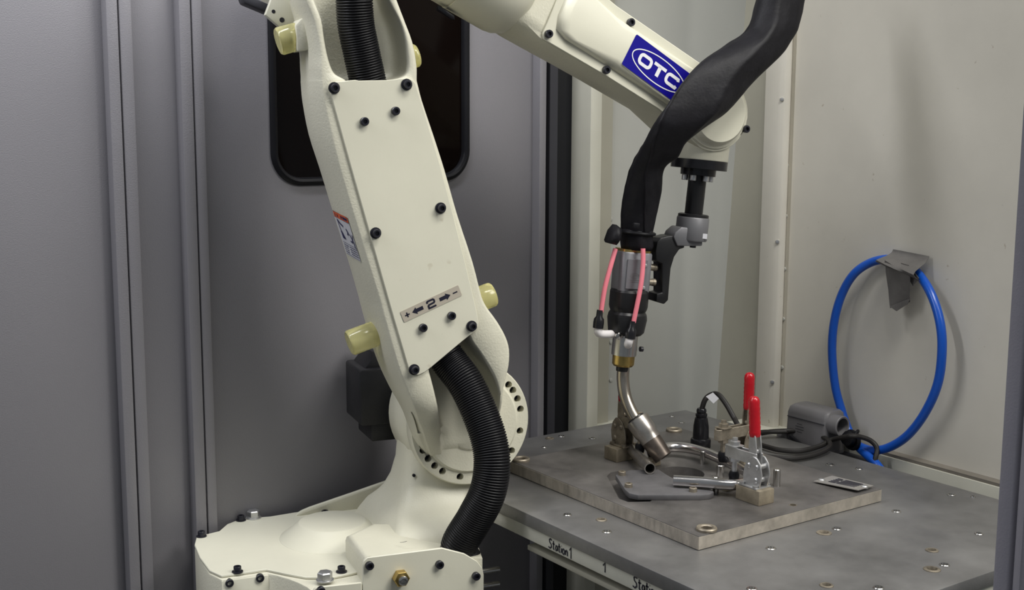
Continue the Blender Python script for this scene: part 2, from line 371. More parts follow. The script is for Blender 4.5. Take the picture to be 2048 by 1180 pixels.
# raised hose box with front plate
bz = 0.766
bt = [(-.0585, -.046), (-.02, -.075), (.06, -.075), (.10, -.06), (.104, -.02), (.088, .0365), (-.0585, .0365)]
rings = []
for zz, g in ((0.60, 0.0), (0.758, 0.0), (0.763, 0.0012), (0.7655, 0.004), (bz, 0.0075)):
    rings.append([L(a+(g if a < 0 else 0), d+(g if d < -.04 else 0)-0.0, min(zz, bz-max(0, a-.036)*0.42)) for a, d in bt])
M().loft(rings).build('hose_box', 'cream_cast', ROB, smooth=50)
fpl = [(-.0605, .61), (-.0605, .757), (-.0590, .7625), (-.0545, .7658), (.036, .7652), (.064, .7545), (.080, .743), (.0865, .734), (.0885, .725), (.0885, .61)]
M().prism([L(a, .0368, z) for a, z in fpl], N*0.0035).build('front_plate', 'cream_smooth', ROB, bevel=0.0008, bseg=1)
fpl2 = [(-.1195, .60), (-.1195, .733), (-.1165, .7375), (-.112, .7385), (-.0615, .7365), (-.0615, .60)]
M().prism([L(a, .0366, z) for a, z in fpl2], N*0.0035).build('front_plate', 'cream_smooth', ROB, bevel=0.0008, bseg=1)
for px, py in ((403, 1073), (482, 1041), (475, 1144), (683, 1144)):
    p = onz(px, py, ZB); inst(screw_w, 'screw', p, UP, ROB, random.random())
p = onz(650, 1031, ZB); inst(screw_w, 'screw', p, UP, ROB)
for px, py in ((507, 1036), (650, 1161)):
    inst(hexb, 'hex_bolt', onz(px, py, ZB), UP, ROB, 0.3)
for px, py, dd in ((459, 1166, -.034), (520, 1156, -.034)): inst(screw, 'screw', Qw(px, py, dd)+N*-0.003, N, ROB)
for px, py, dd in ((738, 1130, .0403), (878, 1128, .0403), (951, 1151, .0403), (641, 1180, .040)): inst(screw, 'screw', Qw(px, py, dd), N, ROB)
nb = Qw(800, 1154, .0403)
nut = M().lathe(nb, N, [(0.0098, 0), (0.0098, 0.008), (0.0088, 0.0092), (0.0062, 0.0095)], 6).build('hex_nut', 'brass', ROB, smooth=20)
M().lathe(nb+N*0.009, N, [(0.0058, 0), (0.0058, 0.005), (0.0042, 0.006), (0.0028, 0.006), (0.0028, 0.001), (0, 0.001)], 16).build('plug', 'steel', nut)
for py in (1143, 1172):
    p = Qw(964, py, .015); M().lathe(p-U*0.03, U, [(0.0036, 0), (0.0036, 0.052), (0.003, 0.053), (0, 0.053)], 14).build('pin', 'steel', ROB)
mk = M(); strokes(mk, [[(0, 0), (.003, -.0008), (.006, .0002), (.009, .0016)]], 0.0012, lambda x, y, o=onz(800, 1085, bz+.0004): o+U*x+N*(-y)); mk.build('pen_mark', 'ink', ROB)
# column: foot flare, housing round the shoulder axis, ring flange
JA, JZ, JD = 0.1085, 0.885, -0.060
def cring(z, aL, aR, dF, dB, rc):
    pts = []
    for cx, cy, a0 in ((aR-rc, dF-rc, 0), (aL+rc, dF-rc, 90), (aL+rc, dB+rc, 180), (aR-rc, dB+rc, 270)):
        for k in range(5):
            t = radians(a0+k*22.5); pts.append(L(cx+rc*cos(t), cy+rc*sin(t), z))
    return pts
st = [(0.735, -.012, .100, -.012, -.205, .012), (0.752, -.004, .102, -.018, -.198, .014), (0.7665, .004, .106, -.028, -.19, .016), (0.776, .013, .110, -.050, -.182, .018),
      (0.788, .021, .116, -.066, -.173, .02), (0.806, .028, .13, -.0745, -.165, .022), (0.83, .033, .15, -.078, -.16, .024), (0.86, .036, .165, -.080, -.16, .024), (0.90, .034, .17, -.080, -.16, .024)]
M().loft([cring(*s) for s in st]).build('column', 'cream_cast', ROB, smooth=60)
M().lathe(L(JA, -.165, JZ), N, [(0.060, 0), (0.075, 0.004), (0.080, 0.012), (0.080, 0.070), (0.074, 0.082)], 56).build('shoulder_housing', 'cream_cast', ROB, smooth=50)
ring = M().lathe(L(JA, JD-0.022, JZ), N, [(0.074, 0), (0.0785, 0.002), (0.0795, 0.006), (0.0795, 0.0195), (0.0778, 0.022), (0.050, 0.022)], 72).build('ring_flange', 'cream_cast', ROB)
HA = [42, 34, 23, 11, -13, -36, -167, -156, -145, -134, -123, -102]
cut = M()
for a in HA: cut.lathe(L(JA+.0690*cos(radians(a)), JD-0.014, JZ+.0690*sin(radians(a))), N, [(0.0047, 0), (0.0047, 0.03)], 16)
boolcut(ring, cut)
for a in HA:   # socket screws sunk deep in the counterbores
    M().lathe(L(JA+.0690*cos(radians(a)), JD-0.0145, JZ+.0690*sin(radians(a))), N, [(0.0046, 0), (0.0046, 0.003), (0.0025, 0.003), (0.0025, 0.001), (0, 0.001)], 12).build('sunk_screw', 'screw_black', ROB)
for px, py in ((828, 951), (918, 978)):
    M().lathe(Qw(px, py, -.0785)-N*0.002, N, [(0.0021, 0), (0.0021, 0.0025), (0, 0.0025)], 10).build('blind_plug', 'screw_black', ROB)
# wing rib behind the dome
wing = [Q(x, y, -.225) for x, y in ((588, 1034), (594, 1026), (604, 1020), (618, 1014), (700, 986), (783, 957), (830, 940), (830, 1050), (600, 1050))]
M().prism([L(w.x, -.228, max(w.z, ZB-.001)) for w in wing], N*0.007).build('rib', 'cream_cast', ROB, bevel=0.002)
# servo motor behind the shoulder
mq0, mq1 = Q(712, 735, -.20), Q(712, 846, -.20)
mot = M().prism([L(a, -.255, z) for a, z in rrect(mq0.x, mq1.z, mq0.x+.085, mq0.z, .004, 3)], N*0.075).build('motor', 'motor_black', ROB, bevel=0.0015)
e0, e1 = Q(736, 846, -.20), Q(736, 878, -.20)
M().prism([L(a, -.25, z) for a, z in rrect(e0.x, e1.z, e0.x+.06, e0.z+.004, .003, 3)], N*0.065).build('motor_connector', 'motor_black', mot, bevel=0.001)
e0, e1 = Q(738, 700, -.20), Q(722, 736, -.20)
M().prism([L(e1.x, -.25, e1.z-.002), L(e0.x, -.25, e1.z+.012), L(e0.x+.001, -.25, e0.z), L(e0.x+.03, -.25, e0.z), L(e0.x+.04, -.25, e1.z-.002)], N*0.06).build('motor_connector', 'motor_black', mot, bevel=0.002)
# ---- lower arm: hollow casting, lofted through horizontal sections
ST = [  # y, xs, xf, xi, xj, xr, df
    (-110, 560, 566, 590, 735, 752, 0), (-60, 568, 590, 606, 757, 775, 0), (0, 580, 611, 624, 780, 797, 0), (40, 590, 629, 640, 800, 812, 0), (78, 597, 639, 646, 812, 826, 0), (110, 600, 644, 652, 817, 833, 0),
    (136, 601, 644, 660, 818, 836, 0), (150, 602, 645, 669, 812, 836, 0), (160, 602, 646, 688, 790, 836, 0), (164, 602, 646, 690, 788, 837, 0), (200, 605, 651, 700, 800, 846, 0),
    (270, 618, 667, 716, 820, 869, 0), (340, 640, 684, 733, 842, 891, 0), (433, 668, 712, 758, 866, 917, 0), (530, 698, 742, 788, 895, 948, 0), (600, 718, 764, 806, 915, 966, 0),
    (620, 723, 769, 812, 920, 975, 0), (650, 731, 778, 822, 932, 996, 0), (683, 741, 787, 840, 944, 1014, 0), (709, 748, 795, 849, 962, 1021, 0), (740, 759, 805, 857, 981, 1020, 0),
    (765, 770, 815, 864, 993, 1015, -.001), (790, 782, 825, 871, 1000, 1011, -.003), (815, 796, 836, 879, 1004, 1012, -.008), (840, 808, 848, 887, 1006, 1014, -.018), (865, 817, 862, 895, 1006, 1016, -.028),
    (890, 827, 874, 902, 1004, 1014, -.040), (915, 842, 886, 910, 998, 1008, -.050), (930, 852, 892, 915, 992, 1002, -.057)]
FLOOR = -0.052
def sect(s):
    y, xs, xf, xi, xj, xr, df = s
    z = Q((xf+xr)/2, y).z
    def aa(x, d): 
        r = Q(x, y, d); # slide to the section height along the local slope of the arm
        return r.x
    aS = aa(xs, -.058); aF = aa(xf, 0); aI = aa(xi, 0); aJ = aa(xj, 0); aR = aa(xr, 0)
    w = aF-aS; g = min(.012, (aJ-aI)*.2); fl_ = min(FLOOR, df-.004)
    pts = [(aS+.004, -.078), (aS, -.058), (aS+w*.10, min(-.044, df-.01)), (aS+w*.32, min(-.022, df-.006)), (aS+w*.52, df-.010 if df > -.03 else df-.004), (aS+w*.72, df-.0040), (aS+w*.88, df-.001), (aF, df),
           (aI-.002, df), (aI, df-.0012), (aI+g*.2, df-.006 if df > -.04 else fl_), (aI+g*.6, fl_+.012 if df > -.03 else fl_), (aI+g, fl_+.003 if df > -.04 else fl_), (aI+g*1.5, fl_),
           (aJ-g*1.2, fl_), (aJ-g*.7, fl_+.004 if df > -.04 else fl_), (aJ-g*.35, fl_+.015 if df > -.03 else fl_), (aJ-.0012, df-.006 if df > -.04 else fl_), (aJ, df-.0012), (aJ+.0015, df),
           (aR-.005, df), (aR-.0018, df-.001), (aR, df-.005), (aR+.001, -.058), (aR-.002, -.078)]
    return [L(a, d, z) for a, d in pts]
def refine(ST, n=3):
    out = []
    for i in range(len(ST)-1):
        p0 = ST[max(i-1, 0)]; p1 = ST[i]; p2 = ST[i+1]; p3 = ST[min(i+2, len(ST)-1)]
        for k in range(n):
            t = k/n; y = p1[0]+(p2[0]-p1[0])*t; row = [y]
            for c in range(1, 7):
                m1 = (p2[c]-p0[c])/(p2[0]-p0[0]); m2 = (p3[c]-p1[c])/(p3[0]-p1[0]); h = p2[0]-p1[0]
                row.append((2*t**3-3*t*t+1)*p1[c]+(t**3-2*t*t+t)*h*m1+(-2*t**3+3*t*t)*p2[c]+(t**3-t*t)*h*m2)
            out.append(tuple(row))
    out.append(ST[-1]); return out
STR = refine(ST)
ARM = M().loft([sect(s) for s in STR]).build('lower_arm', 'cream_cast', ROB, smooth=70)
M().lathe(L(JA, JD-.004, JZ), N, [(0.063, 0), (0.063, 0.005), (0.060, 0.008), (0.034, 0.008), (0.032, 0.010), (0.030, 0.0115), (0, 0.0115)], 56).build('arm_hub', 'cream_cast', ROB, smooth=40)
# cover plate of the lower arm
def q0(x, y, d=0.0): return Qw(x, y, d)
cp = [(660, 187), (657, 180), (658, 172), (663, 166), (671, 163.5), (685, 162.5), (709, 160), (716, 161.5), (770, 160.5), (786, 159), (800, 157), (815, 157), (824, 160), (830, 168), (834, 182), (852, 240), (880, 335), (905, 430), (930, 530), (950, 615),
      (955, 640), (955, 650), (951, 659), (925, 680), (864, 731), (849, 743), (836, 749), (826, 749), (819, 743), (815, 733), (780, 614), (728, 430), (697, 320)]
M().prism([q0(x, y, 0.0002) for x, y in cp], N*0.003).build('arm_cover', 'cream_smooth', ROB, bevel=0.0006, bseg=1)
for px, py in ((668, 176), (813, 169), (881, 416), (751, 466), (943, 652), (828, 739)): inst(screw_w, 'screw', Qw(px, py, .0035), N, ROB, random.random())
for px, py in ((728, 243), (790, 222), (902, 631), (845, 655)): inst(screw, 'screw', Qw(px, py, .003), N, ROB, random.random())
# axis sticker with arrows
s0, s1, s2 = Qw(800, 624, .0036), Qw(916, 570, .0036), Qw(924, 592, .0036)
ex = (s1-s0); sl = ex.length; ex.normalize(); ey = N.cross(ex).normalized(); sh = 0.0135
def smap(x, y, k=0.0): return s0+ex*x+ey*(y-sh)+N*k
st_ = M().prism([smap(*p) for p in rrect(0, 0, sl, sh, .0012, 4)], N*0.0003).build('axis_sticker', 'sticker_tan', ROB)
g = M(); f2 = lambda x, y: smap(x, y, .0005)
c_ = sh/2
strokes(g, [[(.0038, c_), (.0098, c_)], [(.0068, c_-.0030), (.0068, c_+.0030)], [(sl-.0098, c_), (sl-.0038, c_)]], .0016, f2)
for a, b in ((.013, .0275), (sl-.013, sl-.0275)):
    sg = 1 if b > a else -1
    patch(g, [(a, c_), (a+sg*.006, c_+.0043), (a+sg*.006, c_+.0022), (b, c_+.0022), (b, c_-.0022), (a+sg*.006, c_-.0022), (a+sg*.006, c_-.0043)], f2)
m_ = sl/2
strokes(g, [[(m_-.0045, c_+.0018), (m_-.0045, c_+.0035), (m_-.0035, c_+.0042), (m_+.0034, c_+.0042), (m_+.0044, c_+.0032), (m_+.0044, c_+.0010), (m_+.0034, c_), (m_-.0034, c_-.0004), (m_-.0044, c_-.0014), (m_-.0044, c_-.0042), (m_+.0050, c_-.0042)]], .0023, f2)
g.build('arrow_print', 'ink', st_, smooth=0)
# warning label on the flank
import bisect
SECT = [sect(s) for s in STR]; SY = [s[0] for s in STR]
def flank(y, t):
    i = max(0, min(len(SY)-2, bisect.bisect_left(SY, y)-1)); k = (y-SY[i])/(SY[i+1]-SY[i])
    A = [SECT[i][j].lerp(SECT[i+1][j], k) for j in (1, 2, 3, 4, 5)]
    tt = t*3.999; j = int(tt); return A[j].lerp(A[j+1], tt-j) + (-U*0.0007+N*0.0006)
def fl2(x, y): return flank(424+y*88+x*10, 0.04+x*0.62)
def grid(mb, x0, x1, y0, y1, nx, ny, f, lift=0.0):
    mb.add([f(x0+(x1-x0)*i/nx, y0+(y1-y0)*j/ny)+(N*.5-U)*lift for j in range(ny+1) for i in range(nx+1)], [(j*(nx+1)+i, j*(nx+1)+i+1, (j+1)*(nx+1)+i+1, (j+1)*(nx+1)+i) for j in range(ny) for i in range(nx)]); return mb
wl = grid(M(), 0, 1, 0, 1, 8, 16, fl2).build('warning_label', 'label_white', ROB)
grid(M(), 0, 1, 0, .13, 8, 3, fl2, .0003).build('header_band', 'label_orange', wl)
fi = lambda x, y: fl2(x, y)+(N*.5-U)*.0006
pr = M()
strokes(pr, [[(.20, .17), (.24, .35), (.30, .50)], [(.20, .17), (.36, .24), (.50, .29)], [(.62, .32), (.68, .40), (.63, .46)]], .045, fi)
patch(pr, [(.22, .44), (.32, .42), (.42, .56), (.46, .60), (.26, .60)], fi)
strokes(pr, [[(.74, .42), (.86, .52), (.82, .60), (.70, .58)], [(.96, .40), (.90, .52)], [(.86, .52), (.94, .60), (.90, .66), (.98, .72)]], .04, fi)
strokes(pr, [[(.10, .70), (.99, .70)], [(.10, .97), (.99, .97)], [(.0, .135), (1, .135)], [(.0, .005), (1, .005)]], .010, fi)
for r_ in range(4):
    y = .75+r_*.055
    for x0, x1 in ((.12, .46), (.52, .98)):
        x = x0
        while x < x1-.04:
            w = random.uniform(.04, .10); strokes(pr, [[(x, y), (min(x1, x+w), y)]], .022, fi); x += w+.025
for x0, x1 in ((.12, .16), (.32, .36), (.52, .58), (.62, .92)): strokes(pr, [[(x0, .07), (x1, .07)]], .06, fi)
pr.build('label_print', 'navy', wl, smooth=0)
# urethane bumpers
def armdir():
    a = Q(700, 300); b = Q(800, 620); v = Vector((b.x-a.x, 0, b.z-a.z)).normalized(); return U*v.x+UP*v.z
AX = armdir(); PX = AX.cross(N).normalized()
if PX.dot(U) < 0: PX = -PX
def bumper(px, py, dd, sgn, length, r=.0155):
    c = Qw(px, py, dd); ax = PX*sgn
    M().lathe(c-ax*.004, ax, [(r*.95, 0), (r, .001), (r, length-.002), (r-.0015, length), (0, length+.0003)], 32).build('bumper', 'urethane', ROB, smooth=40)
bumper(748, 668, -.040, -1, .036); bumper(960, 598, -.040, 1, .022); bumper(590, 74, -.045, -1, .024, .0158); bumper(828, 112, -.05, 1, .008, .014)
mb_ = [Q(x, y, -.03) for x, y in ((590, 50), (602, 36), (625, 40), (622, 100), (594, 104))]
M().prism([L(q.x, -.062, q.z) for q in mb_], N*0.035).build('bumper_boss', 'cream_cast', ROB, bevel=.003)
# bracket of the elbow at the upper left
bp_ = [Q(x, y, -.07) for x, y in ((562, 55), (532, 29), (546, -8), (556, -40), (640, -40), (640, 30), (600, 48))]
eb = M().prism([L(q.x, -.085, q.z) for q in bp_], N*0.012).build('elbow_bracket', 'cream_smooth', ROB, bevel=.001)
for px, py, r in ((547, 23, .0022), (564, 40, .003)): M().lathe(Qw(px, py, -.073)-N*.002, N, [(r, 0), (r, .0022), (0, .0022)], 12).build('set_screw', 'screw_black', eb)
ca, cb = Qw(545, 26, -.11), Qw(488, 2, -.11)
M().box(ca-UP*.002, (cb-ca), UP*.012-U*.004, -N*.03).build('elbow_bracket', 'slate', ROB, bevel=.002)
# elbow disc behind the bracket
eq = Q(640, -60, -.08)
M().lathe(L(eq.x, -.17, eq.z), N, [(0.058, 0), (0.060, 0.002), (0.060, 0.080), (0.055, 0.088), (0, 0.088)], 48).build('elbow_housing', 'cream_cast', ROB, smooth=40)
# corrugated hose
hp = [Q(930, 1125, .004), Q(918, 1092, .010), Q(950, 1036, .024), Q(975, 985, .034), Q(984, 930, .034), Q(978, 880, .026), Q(958, 822, .012), Q(930, 765, -.004), Q(893, 715, -.022), Q(862, 660, -.030), Q(800, 440, -.030), Q(752, 240, -.028), Q(735, 160, -.022), Q(722, 100, -.018), Q(712, 50, -.014), Q(708, 0, -.010), Q(704, -60, -.008)]
hpw = [L(*p) for p in hp]
fine = catmull(hpw, 40)
acc = [0.0]
for a, b in zip(fine, fine[1:]): acc.append(acc[-1]+(b-a).length)
TOT = acc[-1]; pitch = .0029; nr = int(TOT/pitch); path = []; rad = []
def at_len(s):
    i = max(0, min(len(acc)-2, bisect.bisect_left(acc, s)-1)); k = (s-acc[i])/max(1e-9, acc[i+1]-acc[i]); return fine[i].lerp(fine[i+1], k)
for i in range(nr):
    for f_, r_ in ((0.0, .0207), (.22, .0223), (.5, .0226), (.78, .0223)): path.append(at_len((i+f_)*pitch)); rad.append(r_*(1.0-0.07*min(1, i/nr)))
M().tube(path, lambda t: rad[min(len(rad)-1, int(round(t*(len(rad)-1))))], seg=28, sub=1).build('corrugated_hose', 'conduit', ROB, smooth=60)
# ---- upper arm
DF = -.020
uo = [(1086, 78), (1085, 66), (1140, -60), (1150, -58), (1234, 12), (1400, 126)]
cc = Q(1432, 228, DF); rr0 = (Q(1496, 228, DF)-cc).length
def arcw(c, r, a0, a1, n, d): return [L(c.x+r*cos(radians(a0+(a1-a0)*i/n)), d, c.z+r*sin(radians(a0+(a1-a0)*i/n))) for i in range(n+1)]
outline = [Qw(x, y, DF) for x, y in uo] + arcw(cc, rr0, 58, -118, 14, DF) + [Qw(1319, 219, DF), Qw(1211, 151, DF)]
M().prism([p-N*0.003 for p in outline], N*0.003).build('upper_arm_cover', 'cream_smooth', ROB, bevel=.0008, bseg=1)
dn = (Q(1211, 151, DF)-Q(1319, 219, DF)).normalized(); dnw = U*dn.x+UP*dn.z; low = dnw.cross(N).normalized()
if low.z > 0: low = -low
bo = [Qw(x, y, DF) for x, y in ((1040, 53), (1008, 30), (990, -30), (1040, -115), (1150, -60), (1234, 12), (1400, 126))] + arcw(cc, rr0*.97, 58, -118, 14, DF) + [Qw(1319, 219, DF), Qw(1211, 151, DF), Qw(1086, 79, DF)]
rings = []
low_f = lambda p, k: p + low*k if (loc(p).z < Q(1260, 100, DF).z-(loc(p).x-Q(1260, 100, DF).x)*.62) and loc(p).x < cc.x-.045 else p
for dd, k, s in ((-.0032, .0, 1), (-.012, .003, 1), (-.03, .007, 1), (-.055, .009, 1), (-.075, .004, 1), (-.085, -.006, .97)):
    rings.append([low_f(p, k*max(0.0, min(1.0, (cc.x-.05-loc(p).x)/.13)))+N*dd+((-low)*(.009 if dd > -.004 else (.003 if dd > -.013 else 0)) if i_ in (0, 1, len(bo)-1) and i_ < 2 else Vector()) for i_, p in enumerate(bo)])
M().loft(rings).build('upper_arm', 'cream_cast', ROB, bevel=0, smooth=55)
# raised bulge on the cover
cen = Vector((0, 0, 0))
bl = [(1112, 58), (1116, 30), (1146, -40), (1162, -28), (1232, 34), (1388, 140), (1420, 160), (1400, 200), (1370, 232), (1330, 207), (1214, 132), (1128, 78)]
B0 = [Qw(x, y, DF) for x, y in bl]; cen = sum(B0, Vector())/len(B0)
rings = [[p+N*.0002 for p in B0], [p+N*.003+(cen-p).normalized()*.0015 for p in B0], [p+N*.0065+(cen-p).normalized()*.005 for p in B0], [p+N*.0085+(cen-p).normalized()*.011 for p in B0], [p+N*.009+(cen-p).normalized()*.015 for p in B0]]
M().loft(rings).build('cover_bulge', 'cream_smooth', ROB, smooth=70)
DL = DF+.0092
for px, py in ((1096, 68), (1211, 140), (1260, 45)): inst(screw, 'screw', Qw(px, py, DF), N, ROB, random.random())
# round housing where the arm enters the elbow
axd = (Q(1305, 152, -.06)-Q(1000, -30, -.06)).normalized(); axw = U*axd.x+UP*axd.z
hc = Qw(1003, -26, -.06)+axw*.016
M().lathe(hc, axw, [(.050, -.16), (.0555, -.155), (.0555, -.07), (.0545, -.0695), (.0545, -.068), (.0562, -.0675), (.0562, -.012), (.0545, -.002), (.049, .009), (.040, .016), (.03, .019)], 56).build('wrist_drive_housing', 'cream_smooth', ROB, smooth=40)
# clip under the housing
cl = Qw(872, 12, -.06); M().box(cl, U*.02-UP*.011, -UP*.005, N*.01).build('clip', 'screw_black', ROB, bevel=.0006)
# wrist knob
kc = Q(1434, 222, DF)
M().lathe(L(cc.x, DF, cc.z), N, [(rr0*.93, 0), (rr0*.92, .003), (rr0*.84, .0045), (rr0*.80, .010), (rr0*.74, .013), (0, .0135)], 48).build('wrist_cap', 'cream_smooth', ROB, smooth=40)
inst(screw, 'screw', Qw(1490, 258, DF+.001), N, ROB)
gB = M(); ob = Qw(1448, 214, DF+.0142); bxv = (U*.62+UP*.78).normalized(); byv = N.cross(bxv)
strokes(gB, [rrect(-.0045, -.0062, .0045, -.0004, .0025, 4)+[rrect(-.0045, -.0062, .0045, -.0004, .0025, 4)[0]], rrect(-.0045, .0004, .0045, .0062, .0025, 4)+[rrect(-.0045, .0004, .0045, .0062, .0025, 4)[0]]], .0019, lambda x, y: ob+byv*x+bxv*y)
gB.build('axis_letter', 'ink', ROB, smooth=0)
# tool axis (leans a little)
LEAN = radians(5.6); TZ = (U*sin(LEAN)+UP*cos(LEAN)).normalized(); TX = (U*cos(LEAN)-UP*sin(LEAN)).normalized()
DT = -.060
wc = Qw(1399, 320, DT)
M().lathe(wc, TZ, [(.0365, 0), (.0372, .001), (.0372, .020), (.036, .034), (.033, .05)], 48).build('wrist_body', 'cream_smooth', ROB, smooth=40)
fl_o = M().lathe(wc, -TZ, [(.0372, 0), (.0372, .0115), (.0365, .012), (.0235, .012), (.0232, .020), (.0225, .0205), (0, .0205)], 48).build('tool_flange', 'ring_black', ROB, smooth=35)
bs = proto(M().lathe((0, 0, 0), (0, 0, 1), [(.0042, 0), (.0042, .0075), (.0036, .0082), (.0022, .0082), (.002, .004), (0, .004)], 14), 'zinc')
for k in range(6):
    a = radians(k*60+20); inst(bs, 'flange_bolt', wc-TZ*.0195+(TX*cos(a)+N*sin(a))*.0168, -TZ, fl_o)
ws = wc-TZ*.0062+(TX*.66+N*.75)*.0368
M().box(ws-TX*.006*.75-TZ*.004, (TX*.75-N*.66)*.013, TZ*.008, (TX*.66+N*.75)*.0008).build('connector_window', 'steel', fl_o)

# OTC badge
oA, oB = Qw(1243, 128, DL), Qw(1327, 189, DL); tA = Qw(1273, 68, DL)
bx_ = (oB-oA).normalized(); by_ = N.cross(bx_).normalized(); hh = (tA-oA).dot(by_); ww = hh*2.35; sk = (tA-oA).dot(bx_)/hh
def omap(x, y, k=.0004): return oA+bx_*(x+y*sk)+by_*y+N*k
bdg = M().prism([omap(*p, .0001) for p in rrect(0, 0, ww, hh, .002, 4)], N*.0003).build('badge', 'sticker_blue', ROB)
lo = M(); of = lambda x, y: omap(x, y, .0007)
el = arcpts(ww/2, hh*.49, ww*.435, 0, 360, 48, hh*.37); el[-1] = el[0]
strokes(lo, [el], hh*.032, of)
lw = hh*.098; cx = ww/2; cy = hh*.49; hw, hv = hh*.205, hh*.135
def letO(c): q = rrect(c-hw, cy-hv, c+hw, cy+hv, hh*.10, 6); return q+[q[0]]
strokes(lo, [letO(cx-hh*.53)], lw, of)
strokes(lo, [[(cx-hh*.235, cy+hv), (cx+hh*.235, cy+hv)]], lw, of); strokes(lo, [[(cx, cy+hv), (cx, cy-hv-lw/2)]], lw*1.25, of)
c2 = cx+hh*.53; q = arcpts(c2-hw+hh*.10, cy+hv-hh*.10, hh*.10, 90, 180, 6)+arcpts(c2-hw+hh*.10, cy-hv+hh*.10, hh*.10, 180, 270, 6)
strokes(lo, [[(c2+hw, cy+hv*.55), (c2+hw*.9, cy+hv)]+q+[(c2+hw*.9, cy-hv), (c2+hw, cy-hv*.55)]], lw, of)
lo.build('badge_print', 'sticker_white', bdg, smooth=0)

# ------------------------------------------------------------------ welding torch on its mount
tq = lambda x, y, d=DT: Qw(x, y, d)
TOR = empty('welding_torch', tq(1330, 918, -.02), 'welding torch with pink tubes and bent metal neck on the robot flange', 'torch')
sh0 = wc-TZ*.0195
M().lathe(sh0, -TZ, [(.0120, 0), (.0120, .062), (.0118, .063)], 32).build('mount_shaft', 'bracket_black', TOR)
gc = sh0-TZ*.056
mc = M().lathe(gc, -TZ, [(.0205, 0), (.0215, .0015), (.0215, .029), (.0205, .031), (0, .031)], 40).build('mount_clamp', 'clamp_grey', TOR)
M().lathe(gc+TZ*.0035, -TZ, [(.0175, -.001), (.0203, 0), (.0205, .005)], 36).build('clamp_washer', 'torch_black', mc)
lug = [tq(x, y) for x, y in ((1394, 456), (1352, 452), (1340, 462), (1336, 472), (1344, 490), (1394, 490))]
M().prism([p-N*.013 for p in lug], N*.028).build('clamp_lug', 'clamp_grey', mc, bevel=.002)
for px, py in ((1357, 492), (1386, 492)): M().lathe(tq(px, py-2), -TZ, [(.0042, 0), (.0042, .0035), (0, .004)], 14).build('clamp_screw', 'screw_black', mc)
wlb = [tq(x, y, DT+.0196) for x, y in ((1395, 466), (1414, 468), (1413, 478), (1394, 476))]
M().prism(wlb, N*.0012).build('clamp_label', 'label_white', mc)
bk = [(1303, 500), (1306, 482), (1313, 474), (1330, 470), (1357, 468), (1361, 473), (1360, 494), (1350, 497), (1340, 512), (1333, 535), (1330, 570), (1328, 598), (1320, 606), (1304, 601), (1305, 585), (1316, 583), (1316, 525), (1304, 520)]
M().prism([tq(x, y)-N*.014 for x, y in bk], N*.026).build('mount_bracket', 'bracket_black', TOR, bevel=.0015)
tb = tq(1263, 540); 
def th(y): return (tq(1263, y)-tb).dot(UP)      # height along the torch axis for an image row
AXT = (U*sin(radians(4.6))+UP*cos(radians(4.6))).normalized()
body_ = M()
sec = []
for h, k in ((th(580), 1.0), (th(506), 1.0), (th(503), .95)):
    sec.append([tb+AXT*h+(TX*x+N*y)*k for x, y in rrect(-.0225, -.018, .0225, .018, .009, 5)])
tbdy = body_.loft(sec).build('torch_body', 'torch_grey', TOR, smooth=40)
M().loft([[tb+AXT*h+(TX*x+N*y) for x, y in rrect(-.021, -.0165, .021, .0165, .008, 5)] for h in (th(504), th(498))]).build('brass_ring', 'brass', tbdy)
pl0 = tb+N*.0181
M().prism([pl0+TX*x+AXT*h for x, h in ((-.0165, th(575)), (.013, th(575)), (.013, th(516)), (-.0165, th(516)))], N*.0012).build('side_cover', 'torch_grey', tbdy, bevel=.0004, bseg=1)
for x, y in ((.0095, 527), (.0095, 571)): M().lathe(pl0+TX*x+AXT*th(y)+N*.001, N, [(.0024, 0), (.0022, .0012), (0, .0018)], 12).build('cover_screw', 'zinc', tbdy)
emb = M(); ef = lambda x, y: pl0+TX*(x-.0045)+AXT*(th(550)+y)+N*.0016
strokes(emb, [arcpts(0, .001, .0062, 0, 360, 20, .0034), [(-.0065, -.0045), (.0065, -.0045)], [(-.0065, -.0068), (.0065, -.0068)], [(-.003, 0), (-.003, .002), (-.001, .002), (-.001, 0), (-.003, 0)], [(0, .002), (.0022, .002)], [(.0011, .002), (.0011, 0)], [(.0045, .002), (.003, .002), (.003, 0), (.0045, 0)]], .0007, ef)
emb.build('embossed_mark', 'hood_grey', tbdy, smooth=0)
for y in (532, 562): M().lathe(tb+TX*.022+AXT*th(y), TX, [(.0045, 0), (.0045, .010), (.005, .0102), (.005, .014)], 14).build('clamp_bolt', 'dirty_steel', tbdy)
M().lathe(tb, AXT, [(.020, th(668)), (.0238, th(662)), (.0262, th(636)), (.0252, th(627)), (.0230, th(622)), (.0246, th(617)), (.0256, th(611)), (.0256, th(583)), (.0240, th(578)), (.020, th(576))], 40).build('insulating_collar', 'torch_black', TOR, smooth=18)
M().lathe(tb, AXT, [(.0165, th(709)), (.0166, th(700)), (.0166, th(664))], 36).build('torch_sleeve', 'steel', TOR)
M().lathe(tb, AXT, [(.0125, th(731)), (.0145, th(727)), (.0148, th(709)), (.0150, th(707))], 36).build('brass_collar', 'brass', TOR)
M().lathe(tb, AXT, [(.0085, th(741)), (.0088, th(730)), (.0088, th(726))], 24).build('neck_seal', 'torch_black', TOR)
nk = [tb+AXT*th(735), tq(1246, 760, -.06), tq(1250, 790, -.055), tq(1260, 818, -.046), tq(1276, 846, -.034), tq(1282, 855, -.030)]
nk[0] = tq(1247, 732, -.06)
M().tube(nk, .0083, 20, 8).build('torch_neck', 'neck_metal', TOR)
nz0 = tq(1273, 838, -.036); nz1 = tq(1327, 916, -.004); nax = (nz1-nz0).normalized(); nl = (nz1-nz0).length
